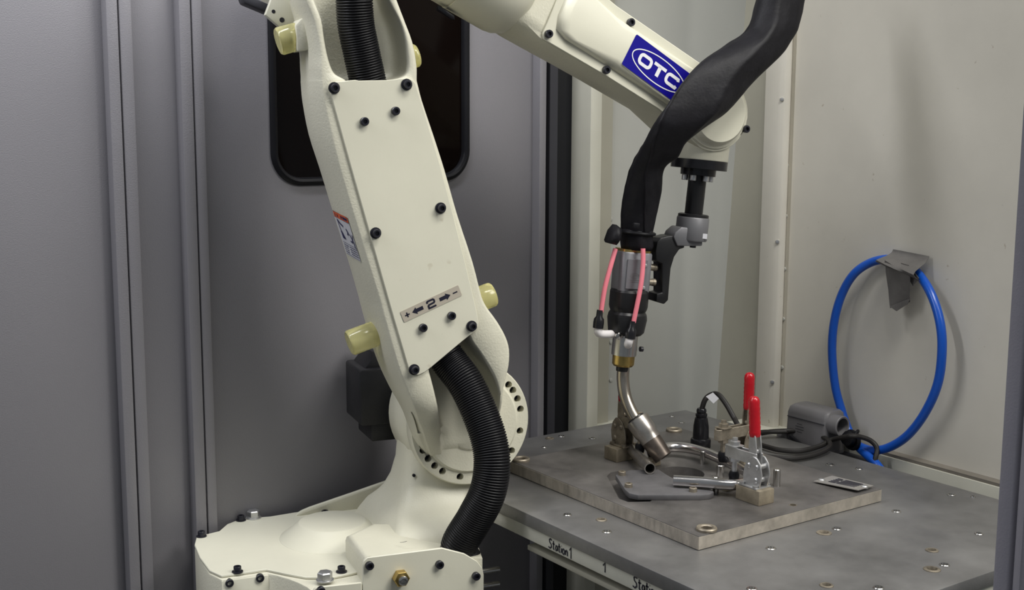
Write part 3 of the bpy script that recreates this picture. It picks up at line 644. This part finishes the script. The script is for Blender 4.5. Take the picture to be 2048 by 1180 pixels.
noz = M().lathe(nz0, nax, [(.0085, .001), (.0140, 0), (.0156, .001), (.0158, .004), (.0158, nl*.34), (.0142, nl*.40), (.0136, nl*.55)], 36).build('nozzle', 'nozzle_metal', TOR)
M().lathe(nz0, nax, [(.0136, nl*.55), (.0132, nl*.75), (.0124, nl*.985), (.0115, nl), (.0088, nl), (.0088, nl-.012), (0, nl-.012)], 36).build('nozzle_tip', 'nozzle_dark', noz)
M().lathe(nz0-nax*.003, nax, [(.0088, 0), (.0118, .001), (.0118, .005), (.0088, .006)], 28).build('nozzle_seal', 'torch_black', noz)
def ptube(pts, boot0, boot1, elbow):
    M().tube([tq(*p) for p in pts], .0031, 12, 8).build('coolant_tube', 'pink', TOR)
    b0, b1 = tq(*boot0), tq(*boot1); ax = (b1-b0); l = ax.length; ax.normalize()
    M().lathe(b0, ax, [(.0040, 0), (.0042, l*.35), (.0066, l*.5), (.0070, l*.7), (.0068, l), (.005, l)], 20).build('tube_boot', 'ring_black', TOR)
    M().tube([tq(*p) for p in elbow], .0052, 14, 6).build('tube_elbow', 'white_plastic', TOR)
ptube([(1231, 498, -.050), (1222, 530, -.046), (1210, 575, -.045), (1202, 624, -.045)], (1200, 620, -.045), (1196, 656, -.045), [(1196, 653, -.045), (1196, 663, -.045), (1202, 668, -.047), (1224, 668, -.055)])
ptube([(1286, 497, -.032), (1286, 530, -.030), (1281, 575, -.028), (1267, 645, -.030)], (1265, 642, -.030), (1260, 677, -.030), [(1260, 674, -.030), (1258, 683, -.030), (1256, 688, -.034), (1256, 690, -.045)])
M().lathe(tq(1222, 668, -.055), U, [(.0036, 0), (.0036, .008)], 6).build('tube_nipple', 'brass', TOR)
M().lathe(tq(1236, 672, -.044), N, [(.0048, 0), (.0048, .003), (.0025, .004), (0, .004)], 8).build('set_screw', 'steel', TOR)
M().lathe(tq(1276, 698, -.06)+TX*.003, TX, [(.0035, 0), (.0035, .004), (0, .004)], 12).build('set_screw', 'screw_black', TOR)

# ------------------------------------------------------------------ black leather cable sleeve
SL = [  # left x,y, right x,y, d, flatness
    (1534, -70, 1622, -60, .000, .70), (1518, 0, 1603, 5, .004, .68), (1500, 58, 1588, 62, .010, .62), (1455, 92, 1556, 112, .016, .52), (1405, 125, 1513, 155, .020, .45), (1365, 165, 1482, 192, .022, .42),
    (1335, 205, 1455, 225, .022, .42), (1308, 243, 1415, 254, .018, .46), (1290, 280, 1374, 284, .006, .55), (1276, 312, 1352, 314, -.012, .68), (1262, 348, 1324, 336, -.030, .85), (1252, 390, 1318, 385, -.044, .9), (1245, 430, 1309, 432, -.052, .9), (1244, 462, 1303, 466, -.056, .9)]
rings = []; SEGS = 48
def lerp_rows(R, n):
    out = []
    for i in range(len(R)-1):
        p0 = R[max(i-1, 0)]; p1 = R[i]; p2 = R[i+1]; p3 = R[min(i+2, len(R)-1)]
        for k in range(n):
            t = k/n; out.append([0.5*((2*b)+(c-a)*t+(2*a-5*b+4*c-d)*t*t+(3*b-a-3*c+d)*t**3) for a, b, c, d in zip(p0, p1, p2, p3)])
    out.append(list(R[-1])); return out
SLR = lerp_rows(SL, 8)
for i, (lx, ly, rx, ry, dd, ft) in enumerate(SLR):
    A = tq(lx, ly, dd); B = tq(rx, ry, dd); c = (A+B)/2; h = (B-A)/2; R = h.length; hn = h/R
    tw = i/len(SLR); rg = []
    for k in range(SEGS):
        a = 2*pi*k/SEGS
        # twisting folds: three sharp ridges that wander round the sleeve on its way down, with soft dents between
        ph = 3.95+tw*2.4; seg_a = pi/2
        flat = cos(seg_a/2)/cos(((a-ph) % seg_a)-seg_a/2)          # 1 at a ridge, less on the flats between
        amt = 0.95*(0.25+0.75*math.sin(pi*min(1, 0.08+tw*1.05))**0.8)
        fold = amt*(flat/0.85-1) + 0.05*noise.noise(Vector((cos(a)*1.6, sin(a)*1.6, i*0.10))) + 0.03*noise.noise(Vector((cos(a)*3.4, sin(a)*3.4, i*0.25+9)))
        lat = R*cos(a)*(1+0.45*fold); lat = max(-R*1.02, min(R*1.02, lat))
        rg.append(c + hn*lat - N*(R*ft*sin(a)*(1+fold)*1.05))
    rings.append(rg)
SLV = M().loft(rings).build('cable_sleeve', 'leather', smooth=80)
tag(SLV, 'long twisted black leather sleeve hanging over the upper robot arm', 'sleeve')
# hem below the strap, flap and strap
hem = []
for y, lx, rx, dd, ft in ((458, 1243, 1303, -.056, .9), (464, 1241, 1303, -.056, .92), (476, 1243, 1303, -.056, .9), (490, 1244, 1304, -.056, .9), (499, 1245, 1300, -.056, .88)):
    A = tq(lx, y-1, dd); B = tq(rx, y+2, dd); c = (A+B)/2; h = (B-A)/2; R = h.length; hn = h/R
    hem.append([c+hn*R*cos(2*pi*k/40)-N*R*ft*sin(2*pi*k/40)*(1+.06*cos(7*2*pi*k/40)) for k in range(40)])
M().loft(hem).build('hem', 'leather', SLV, smooth=80)
flp = [tq(x, y, -.035) for x, y in ((1236, 450), (1226, 462), (1219, 482), (1221, 487), (1236, 491), (1244, 478), (1246, 458))]
fc = sum(flp, Vector())/len(flp)
M().loft([[p-N*.016 for p in flp], [p-N*.004 for p in flp], [p.lerp(fc, .25)+N*.002 for p in flp], [p.lerp(fc, .7)+N*.006 for p in flp]]).build('cuff_flap', 'leather', SLV, smooth=80)
strap = []
for k in range(33):
    a = pi+pi*k/32; c = (tq(1243, 463, -.056)+tq(1304, 467, -.056))/2; R = (tq(1304, 467, -.056)-c).length*1.03
    strap.append(c+TX*R*cos(a)-N*R*.97*sin(a))
M().tube(strap, .0022, 8, 1).build('strap', 'rubber', SLV)
M().box(tq(1264, 456, -.018), TX*.009, TZ*.007, N*.004).build('strap_buckle', 'rubber', SLV, bevel=.001)
seam = []
for i in range(0, len(rings)):
    tw = i/len(rings); k = (3.95+tw*2.4-pi/2)/(2*pi)*SEGS; k0 = int(k); seam.append(rings[i][k0 % SEGS].lerp(rings[i][(k0+1) % SEGS], k-k0)+N*.0006)
M().tube(seam, .0012, 6, 1).build('seam_piping', 'leather', SLV)
seam2 = []
for i in range(0, len(rings)):
    tw = i/len(rings); k = (3.95+tw*2.4-pi)/(2*pi)*SEGS; k0 = int(math.floor(k)); seam2.append(rings[i][k0 % SEGS].lerp(rings[i][(k0+1) % SEGS], k-k0)+N*.0004)
M().tube(seam2[int(len(seam2)*.3):], .0012, 6, 1).build('seam_piping', 'leather', SLV)

# ------------------------------------------------------------------ work table
ZT = .80; TX0, TX1, TY0, TY1 = .828, 1.346, .722, 1.432
TAB = empty('work_table', Vector((1.09, 1.07, 0)), 'aluminium topped welding table with threaded bushings standing in the corner', 'table')
def cornered(g): return [(TX0+g, TY0+g), (TX1-g, TY0+g), (TX1-g, TY1-g), (.985, TY1-g), (TX0+g, 1.228)]   # the corner by the robot is cut off
top = M().prism([Vector((x, y, ZT-.016)) for x, y in cornered(0)], UP*.016).build('table_top', 'aluminium', TAB, bevel=.0012)
HOLES = [(1099, 877, .0068), (1123, 873, .0050), (1185, 877, .0055), (1088, 895, .0035), (1135, 1030, .0052), (1203, 1040, .0066), (1214, 1064, .0056), (1660, 930, .0058), (1718, 938, .0050),
         (1903, 990, .0055), (1946, 994, .0028), (1793, 1023, .0056), (1648, 1066, .0088), (1674, 1058, .0056), (1542, 1097, .0058), (1958, 1068, .0050), (1864, 1101, .0072), (1889, 1130, .0056), (1864, 1139, .0090),
         (1653, 1171, .0072), (1757, 1176, .0056), (1344, 833, .0045), (1363, 845, .0050), (1504, 1178, .0056)]
cut = M()
for px, py, r in HOLES: cut.lathe(onz(px, py, ZT)-UP*.012, UP, [(r, 0), (r, .02)], 20)
boolcut(top, cut)
for px, py, r in HOLES:
    p = onz(px, py, ZT)
    b = M().lathe(p-UP*.012, UP, [(r*.99, 0), (r*.99, .0126), (r*.86, .0132), (r*.62, .0132), (r*.50, .0105), (r*.50, .001), (0, .001)], 22)
    b.build('bushing', 'steel' if r < .0062 else 'dirty_steel', TAB)
rail = M().prism([Vector((x, y, ZT-.034)) for x, y in cornered(.004)], UP*.0178).build('rail', 'beige_paint', TAB, bevel=.0012)
M().bx(TX0+.03, TX0+.10, TY0+.02, 1.165, ZT-.046, ZT-.0345).build('slot_shade', 'black_gap', TAB)  # black block: paints the shade in the slot under the rail
M().bx(TX0+.012, TX0+.10, TY0+.02, 1.165, ZT-.052, ZT-.0455).build('under_shelf', 'olive_paint', TAB, bevel=.001)
M().bx(1.02, 1.16, 1.0, 1.14, 0.0, ZT-.052).build('pedestal', 'slate', TAB, bevel=.004)
# hand-written marks on the rail (felt pen)
XR = TX0+.0036
def hw(px, py, s, lines, wdt, name):
    o = onX(px, py, XR); mb = M()
    strokes(mb, [[(x*s, y*s) for x, y in l] for l in lines], wdt, lambda x, y: Vector((XR-.0002, o.y-x, o.z+y)))
    mb.build(name, 'ink', rail, smooth=0)
S_ = [(.5, .95), (.3, 1.1), (.05, .95), (.1, .7), (.4, .5), (.45, .2), (.2, 0), (-.1, .1)]
def word(first='Station', one=True):
    out = [S_]; x = .7
    out += [[(x+.1, 1.0), (x+.12, .1), (x+.3, .05)], [(x-.05, .65), (x+.35, .7)]]; x += .5
    out += [[(x+.35, .6), (x+.1, .6), (x, .3), (x+.1, .02), (x+.32, .2), (x+.36, .6), (x+.38, .05)]]; x += .55
    out += [[(x+.1, 1.0), (x+.12, .1), (x+.3, .05)], [(x-.05, .65), (x+.35, .7)]]; x += .45
    out += [[(x+.05, .6), (x+.07, .05)], [(x+.04, .85), (x+.08, .88)]]; x += .25
    out += [arcpts(x+.2, .32, .2, 90, 450, 10, .3)]; x += .55
    out += [[(x, .6), (x+.03, .05)], [(x+.02, .4), (x+.2, .62), (x+.35, .5), (x+.38, .02)]]; x += .8
    if one: out += [[(x-.05, .8), (x+.2, 1.15), (x+.2, -.1)]]
    return out
hw(1098, 1095, .0105, word(), .0017, 'handwriting'); hw(1206, 1143, .0100, [[(0, .7), (.35, 1.1), (.35, 0)]], .0017, 'handwriting'); hw(1267, 1174, .0115, word(one=False), .0018, 'handwriting')

# ------------------------------------------------------------------ fixture plate
ZP = ZT+.0163; FX0, FX1, FY0, FY1 = .909, 1.216, .941, 1.302
FIX = empty('fixture_plate', Vector((1.06, 1.12, ZT)), 'thick square fixture plate carrying the clamps on the table', 'fixture')
fp = M().bx(FX0, FX1, FY0, FY1, ZT+.0003, ZP).build('plate', 'fixture_top', FIX, bevel=.0009)
pocket = [(1214, 952), (1221, 945), (1236, 942), (1300, 942), (1330, 950), (1330, 985), (1300, 1003), (1256, 1004), (1238, 997)]
hc_ = (onz(1320, 948, ZP)+onz(1404, 952, ZP))/2
boolcut(fp, M().prism([onz(x, y, ZP)-UP*.011 for x, y in pocket], UP*.03))
boolcut(fp, M().lathe(Vector((hc_.x+.004, hc_.y+.006, ZP-.0145)), UP, [(.031, 0), (.031, .03)], 40))
cut = M()
RINGS = [(1042, 921), (1413, 1060), (1348, 862)]
for px, py in RINGS: cut.lathe(onz(px, py, ZP)-UP*.012, UP, [(.0065, 0), (.0065, .03)], 20)
cut.lathe(onz(1586, 1010, ZP)-UP*.012, UP, [(.0048, 0), (.0048, .03)], 18)
boolcut(fp, cut)
def face_strip(o, e1, e2, nrm, m): M().box(o, e1, e2, nrm).build('milled_side', m, FIX)
face_strip((FX0-.0004, FY0, ZT+.0008), (0, FY1-FY0, 0), (0, 0, ZP-ZT-.0018), (.0004, 0, 0), 'milled_edge')
face_strip((FX0, FY0-.0004, ZT+.0008), (FX1-FX0, 0, 0), (0, 0, ZP-ZT-.0018), (0, .0004, 0), 'milled_edge')
for px, py in RINGS:
    M().lathe(onz(px, py, ZP)-UP*.008, UP, [(.0064, 0), (.0064, .008), (.0118, .0081), (.0118, .0105), (.0108, .0118), (.0078, .0118), (.0062, .0105), (.0058, .001), (0, .001)], 30).build('bushing', 'dirty_steel', FIX)
M().lathe(onz(1586, 1010, ZP)-UP*.008, UP, [(.0047, 0), (.0047, .0082), (.0036, .0082), (.0034, .001), (0, .001)], 18).build('bushing', 'dirty_steel', FIX)
sub = [(1231, 950), (1238, 945), (1262, 940), (1318, 939), (1330, 947), (1347, 957), (1424, 979), (1428, 984), (1420, 988), (1400, 990), (1276, 990), (1258, 986), (1250, 979)]
ZS = ZP+.0066
sp = M().prism([onz(x, y, ZS)-UP*.0066 for x, y in sub], UP*.0066).build('support_plate', 'raw_plate', FIX, bevel=.0008)
for px, py in ((1244, 950), (1257, 974), (1386, 983)):
    M().lathe(onz(px, py, ZS), UP, [(.0048, 0), (.0048, .0045), (.0042, .005), (.0024, .005), (.0022, .002), (0, .002)], 16).build('screw', 'dirty_steel', sp)
for px, py, h, r in ((1405, 928, .018, .0034), (1440, 955, .017, .0050), (1553, 972, .022, .0046), (1431, 986, .021, .0040)):
    M().lathe(onz(px, py, ZP)-UP*.0002, UP, [(r, 0), (r, h-.0008), (r-.0008, h)], 18).build('locating_pin', 'steel', FIX)
for px, py in ((1270, 915), (1302, 930), (1455, 978)):
    p = onz(px, py, ZP); M().box(p+Vector((-.010, -.008, 0)), (.020, 0, 0), (0, .016, 0), (0, 0, .0085)).build('tube_rest', 'block_steel', FIX, bevel=.0008)
npx = [onz(x, y, ZP) for x, y in ((1627, 966), (1664, 955), (1747, 977), (1716, 987))]
npz = [.0016, .0016, .0028, .0036]
npo = M().prism([p+UP*k for p, k in zip(npx, npz)], UP*.0009).build('name_plate', 'plate_label', FIX)
pm = lambda x, y: npx[0].lerp(npx[3], x).lerp(npx[1].lerp(npx[2], x), y)+UP*(.0028+.0014*x)
pt = M()
for r_ in range(5): strokes(pt, [[(.22, .30+r_*.13), (.34+.1*random.random(), .30+r_*.13)], [(.40, .30+r_*.13), (.82, .30+r_*.13)]], .075, pm)
pt.build('plate_print', 'ink', npo, smooth=0)
for x, y in ((.06, .3), (.93, .62)): M().lathe(pm(x, y)-UP*.002, UP, [(.0045, 0), (.0045, .0022), (.003, .0034), (0, .0036)], 14).build('rivet', 'zinc', npo)

# ------------------------------------------------------------------ toggle clamps
def clamp(where, ang, label, bl=(.038, .026), bh=.018, reach=.060, lean=0.0, dirty=False, spin=.030, post=0.0):
    C = empty('toggle_clamp', where, label, 'clamp', 'vertical toggle clamps on the fixture plate')
    R = Matrix.Rotation(ang, 4, 'Z'); T = lambda x, y, z: Vector(where)+(R @ Vector((x, y, z)))
    D = lambda x, y, z: R @ Vector((x, y, z))
    m1 = 'dirty_steel' if dirty else 'zinc'
    M().box(T(-bl[0]/2, -bl[1]/2, 0), D(bl[0], 0, 0), D(0, bl[1], 0), D(0, 0, bh)).build('block', 'block_steel', C, bevel=.0012)
    b = bh
    M().box(T(-.014, -.0125, b), D(.030, 0, 0), D(0, .025, 0), D(0, 0, .0022)).build('base_flange', m1, C, bevel=.0006)
    for x in (-.010, .012):
        for y in (-.0098, .0098): M().lathe(T(x, y, b+.002), D(0, 0, 1), [(.0036, 0), (.0036, .0024), (0, .003)], 6).build('flange_screw', m1, C)
    prof = [(-.014, 0), (.012, 0), (.013, .010), (.011, .022), (.006, .031), (-.002, .036), (-.008, .035), (-.014, .028), (-.017, .016)]
    for y in (-.0078, .0056): M().prism([T(x, y, b+.002+z) for x, z in prof], D(0, .0022, 0)).build('side_plate', m1, C, bevel=.0005, bseg=1)
    for x, z in ((-.009, .026), (.004, .026), (-.008, .010)):
        M().lathe(T(x, -.0095, b+z), D(0, 1, 0), [(.0022, 0), (.0034, .0012), (.0034, .0178), (.0022, .019)], 14).build('rivet', m1, C)
    # hold-down arm: one strip bent to a long U
    zc = b+.034; arm_o = [(-.006, -.0050)]+[(reach-.006+.0060*cos(t), .0060*sin(t)) for t in [radians(-90+15*i) for i in range(13)]]+[(-.006, .0050)]
    arm_o = [(-.006, -.0060)]+arm_o[1:-1]+[(-.006, .0060)]
    inn = [(x if x < reach-.006 else reach-.006+(x-reach+.006)*.65, y*.65) for x, y in reversed(arm_o)]
    M().prism([T(x, y, zc-.007) for x, y in arm_o+inn], D(0, 0, .014)).build('hold_down_arm', m1, C, bevel=.0004, bseg=1)
    sx = reach-.014
    M().box(T(sx-.008, -.0080, zc+.0070), D(.016, 0, 0), D(0, .016, 0), D(0, 0, .0018)).build('arm_washer', m1, C, bevel=.0005)
    sp_ = M().lathe(T(sx, 0, zc+.0088), D(0, 0, 1), [(.0064, 0), (.0064, .0045), (.0035, .005), (.0033, .009), (0, .0092)], 6).build('spindle', m1, C)
    M().lathe(T(sx, 0, zc-.007), D(0, 0, -1), [(.0064, 0), (.0064, .0045), (.0032, .005), (.0032, spin-.010)], 8).build('spindle_nut', m1, sp_)
    M().lathe(T(sx, 0, zc-.007-spin+.013), D(0, 0, -1), [(.0052, 0), (.0066, .004), (.0060, .010), (.0048, .013), (0, .013)], 16).build('rubber_foot', 'rubber', sp_)
    # lever and red grip
    ca, sa = cos(lean), sin(lean); LV = lambda x, y, z: T(x*ca+z*sa, y, b+.026+z*ca-x*sa)
    for y in (-.0052, .0032):
        M().prism([LV(x, y, z) for x, z in ((-.0055, -.004), (.0055, -.004), (.0062, .022), (.005, .036), (.002, .042), (-.002, .042), (-.005, .036), (-.0062, .022))], D(0, .002, 0)).build('lever', m1, C, bevel=.0004, bseg=1)
    M().lathe(LV(0, -.0045, .016), D(0, 1, 0), [(.0035, 0), (.0035, .009)], 14).build('rivet', m1, C)
    gp0 = LV(0, 0, .034); gax = (LV(0, 0, 1)-LV(0, 0, 0)).normalized()
    pr_ = [(.0042, .001), (.0060, 0), (.0068, .002)]
    for i in range(6): pr_ += [(.0070, .006+i*.0055), (.0066, .0087+i*.0055)]
    pr_ += [(.0069, .0415), (.0062, .0450), (.0045, .0475), (.0022, .0485), (0, .0488)]
    M().lathe(gp0, gax, pr_, 24).build('grip', 'red_grip', C, smooth=70)
    return C
clamp(Vector((1.052, .996, ZP)), radians(90), 'toggle clamp with red grip nearest the plate corner, pressing a tube', reach=.049, lean=radians(4.5))
clamp(Vector((1.146, 1.101, ZP)), radians(180), 'toggle clamp with red grip standing directly behind the front red clamp', reach=.058, lean=radians(0), dirty=True)
clamp(Vector((1.041, 1.226, ZP)), radians(-90), 'soot stained toggle clamp on a rusty block behind the torch neck', bl=(.026, .044), reach=.048, lean=radians(-2), dirty=True)

# ------------------------------------------------------------------ work pieces
def hollow(name, pts, r, m, label, sub=10, wall=.0014):
    P = catmull(pts, sub); n = len(P); T_ = [(P[min(i+1, n-1)]-P[max(i-1, 0)]).normalized() for i in range(n)]
    x, y, w = basis(T_[0]); ro = []; ri = []; seg = 24
    for i in range(n):
        if i: q_ = T_[i-1].rotation_difference(T_[i]); x = q_ @ x; y = q_ @ y
        c = [(x*cos(2*pi*k/seg)+y*sin(2*pi*k/seg)) for k in range(seg)]
        ro.append([P[i]+v*r for v in c]); ri.append([P[i]+v*(r-wall) for v in c])
    o = M().loft(ro+ri[::-1]+[ro[0]], caps=False).build(name, m, smooth=50); tag(o, label, 'tube'); return o
ZC = ZP+.0142
tp_ = [(1347, 961), (1395, 964), (1440, 968), (1472, 969), (1494, 965), (1503, 956), (1494, 944), (1472, 932), (1440, 917), (1408, 904), (1375, 896), (1345, 894), (1318, 899), (1303, 907)]
hollow('bent_tube', [onz(x, y, ZC) for x, y in tp_], .0068, 'tube_steel', 'shiny steel tube bent into a hairpin held in the fixture')
hollow('short_tube', [onz(x, y, ZC) for x, y in ((1262, 898), (1280, 916), (1300, 937))], .0072, 'nozzle_metal', 'short straight tube with open end under the torch nozzle', wall=.0012)

# ------------------------------------------------------------------ plug with cable
cn = onz(1401, 894, ZP)
PLG = empty('cable_plug', cn, 'black tapered cable plug standing upright on the fixture plate', 'plug')
M().lathe(cn, UP, [(.0135, 0), (.0140, .001), (.0140, .011), (.0132, .0125), (.0112, .0132), (.0108, .030), (.0088, .0415), (.0076, .042), (.0076, .044), (.0082, .0445), (.0080, .0475), (.0066, .048), (.0066, .050), (.0070, .0505), (.0066, .0535), (.0055, .055), (0, .055)], 28).build('plug_body', 'ring_black', PLG)
t0 = cn+UP*.052
cabp = [t0, atd(1410, 800, 1.70), atd(1421, 790, 1.70), atd(1436, 789, 1.69), atd(1452, 808, 1.68), atd(1468, 836, 1.67), atd(1482, 858, 1.66), onz(1505, 866, ZT+.018), onz(1530, 864, ZT+.012), onz(1580, 863, ZT+.010)]
M().tube(cabp, .0036, 10, 8).build('cable', 'cable_black', PLG)
fgp = [atd(x, y, 1.685) for x, y in ((1412, 793), (1426, 785), (1438, 797), (1427, 807))]
M().prism(fgp, fw*.0009).build('cable_tag', 'label_white', PLG)

# connector hood beside the table
HX0, HX1 = 1.352, 1.396
HOOD = empty('connector_hood', Vector(((HX0+HX1)/2, 1.17, .79)), 'grey rectangular connector hood with round cable entry by the wall', 'connector')
y1 = onX(1570, 840, HX0).y; y0 = onX(1652, 850, HX0).y; zt = onX(1571, 806, HX0).z; zb_ = .787
hb = M().loft([[Vector((x, y, z)) for x, y in rrect(HX0+g, y0+g*.3, HX1-g, y1-g, .006, 4)] for z, g in ((zb_, -.001), (zb_+.006, -.001), (zb_+.0062, 0.0), (zt-.012, 0.001), (zt-.004, .003), (zt, .008))]).build('hood_body', 'hood_grey', HOOD, smooth=45)
M().bx(HX0-.0002, HX0+.001, y0+.004, y1-.004, zt-.0185, zt-.0175).build('hood_seam', 'slate', hb)
ent = onX(1672, 835, HX0+.012); ec = Vector((HX0+.016, y0-.012, zt-.018))
M().lathe(ec+Vector((0, .022, 0)), (0, -1, 0), [(.013, 0), (.0145, .012), (.0150, .026), (.0142, .027), (.0118, .0265), (.0112, .006), (0, .006)], 28).build('cable_entry', 'hood_grey', hb)
lv = M().lathe(Vector((HX0-.002, y1-.018, zb_+.012)), (-1, 0, 0), [(.006, 0), (.006, .004), (0, .004)], 14).build('latch_pivot', 'slate', HOOD)
M().tube([Vector((HX0-.005, y1-.016, zb_+.018)), Vector((HX0-.006, y1-.040, zb_+.010)), Vector((HX0-.006, y1-.062, zb_+.002))], .0026, 8, 4).build('latch_lever', 'rubber', HOOD)
M().bx(HX0-.004, HX0+.002, y1-.006, y1+.012, zb_-.004, zb_+.020).build('hood_flange', 'hood_grey', HOOD, bevel=.001)
hl = M(); strokes(hl, [[(0, 0), (.016, 0)], [(0, .004), (.016, .004)], [(.003, .008), (.013, .008)], [(.003, -.004), (.013, -.004)]], .0009, lambda x, y: Vector((HX0-.0004, (y0+y1)/2+.018-x, zt-.034+y)))
hl.build('hood_emblem', 'slate', hb, smooth=0)
M().bx(1.350, XW-.017, y0-.05, y1+.03, .70, .7865).build('lower_ledge', 'slate', wr_)

# loose black cable coil
cc_ = [onz(x, y, ZT+h) for x, y, h in ((1488, 880, .006), (1508, 886, .006), (1532, 893, .006), (1560, 900, .006), (1600, 902, .006), (1640, 892, .008), (1662, 880, .014), (1690, 874, .024), (1705, 872, .028), (1722, 874, .026), (1742, 882, .020), (1754, 898, .010))]
cc_ += [Vector((1.372, cc_[-1].y-.004, .79)), Vector((1.374, cc_[-1].y-.006, .74))]
CO = M().tube(cc_, .0036, 10, 10).build('black_cable', 'cable_black'); tag(CO, 'thin black cable looping past the tie up to the blue hose', 'cable')
c2_ = [onz(x, y, ZT+h) for x, y, h in ((1478, 897, .006), (1510, 907, .006), (1540, 914, .0055), (1580, 917, .0055), (1620, 912, .0055), (1648, 902, .007), (1660, 892, .010), (1655, 880, .014), (1630, 868, .013), (1590, 862, .012), (1545, 863, .010), (1515, 868, .010))]
CO2 = M().tube(c2_, .0036, 10, 10).build('black_cable', 'cable_black'); tag(CO2, 'thin black cable bending back on itself on the table edge', 'cable')

# blue air hose hung in a loop on the right wall
hp_ = [(1762, 940, 1.372), (1750, 925, 1.374), (1735, 911, 1.378), (1712, 888, 1.388), (1696, 858, 1.396), (1683, 820, 1.398), (1670, 770, 1.395), (1664, 700, 1.392), (1669, 640, 1.392), (1684, 588, 1.396), (1708, 548, 1.400), (1742, 525, 1.408), (1780, 518, 1.4125), (1812, 526, 1.4125),
       (1840, 552, 1.406), (1864, 592, 1.396), (1880, 645, 1.390), (1884, 700, 1.388), (1876, 765, 1.388), (1852, 822, 1.388), (1818, 868, 1.388), (1782, 893, 1.388), (1748, 901, 1.386), (1722, 894, 1.384), (1706, 884, 1.382)]
BH = M().tube([onX(x, y, X) for x, y, X in hp_], .0062, 16, 8).build('air_hose', 'blue_hose'); tag(BH, 'blue air hose hanging in a loop on the right wall', 'hose')
kn = onX(1704, 880, 1.376)
tie = M().tube([kn+Vector((.0, .012*cos(t), .012*sin(t))) for t in [2*pi*i/12 for i in range(13)]], .0032, 8, 3)
TI = tie.build('cable_tie', 'rubber'); tag(TI, 'black cable tie knotted round the blue hose', 'cable tie')
M().lathe(kn+Vector((-.004, .002, .002)), (-1, -.2, .1), [(.010, -.012), (.012, 0), (.009, .008), (0, .010)], 14).build('tie_head', 'rubber', TI)
M().tube([kn, kn+Vector((-.004, -.010, .012)), onX(1716, 862, 1.378)], .0026, 8, 3).build('tie_tail', 'rubber', TI)
# grey tape holding the hose
tpz = M()
def tgrid(P, lift, nx=8, ny=8, nm='tape'):
    mb = M(); vs = []
    for s_ in (0, 1):
        for j in range(ny+1):
            for i in range(nx+1):
                a = P[0].lerp(P[1], i/nx); b = P[3].lerp(P[2], i/nx); p = a.lerp(b, j/ny)
                h = lift(i/nx, j/ny) + .0012*noise.noise(p*90)
                vs.append(p+Vector((-h-(0.0 if s_ else .0007), 0, 0)))
    n = (nx+1)*(ny+1); fs = []
    for j in range(ny):
        for i in range(nx):
            k = j*(nx+1)+i; fs.append((k, k+1, k+nx+2, k+nx+1)); fs.append((n+k, n+k+nx+1, n+k+nx+2, n+k+1))
    for i in range(nx): fs.append((i, n+i, n+i+1, i+1)); k = ny*(nx+1)+i; fs.append((k, k+1, n+k+1, n+k))
    for j in range(ny): k = j*(nx+1); fs.append((k, k+nx+1, n+k+nx+1, n+k)); k += nx; fs.append((k, n+k, n+k+nx+1, k+nx+1))
    return mb.add(vs, fs)
PA = [onX(x, y, XW-.001) for x, y in ((1792, 498), (1864, 512), (1860, 566), (1783, 523))]
TP = tgrid(PA, lambda i, j: .005+.031*math.exp(-((j-.62-.2*(1-i))/.33)**2)).build('tape', 'tape', smooth=50); tag(TP, 'crumpled grey tape fixing the blue hose to the wall', 'tape')
PB = [onX(x, y, XW-.022) for x, y in ((1781, 519), (1832, 552), (1822, 604), (1783, 616))]
tgrid(PB, lambda i, j: .012-.010*j).build('tape_flap', 'tape', TP, smooth=50)
PC = [onX(x, y, XW-.024) for x, y in ((1783, 612), (1824, 596), (1818, 608), (1796, 622))]
tgrid(PC, lambda i, j: .003, 4, 3).build('tape_flap', 'tape', TP, smooth=50)
PD = [onX(x, y, XW-.022) for x, y in ((1806, 525), (1822, 530), (1842, 556), (1830, 572))]
tgrid(PD, lambda i, j: .004, 4, 4).build('tape_flap', 'tape', TP, smooth=50)
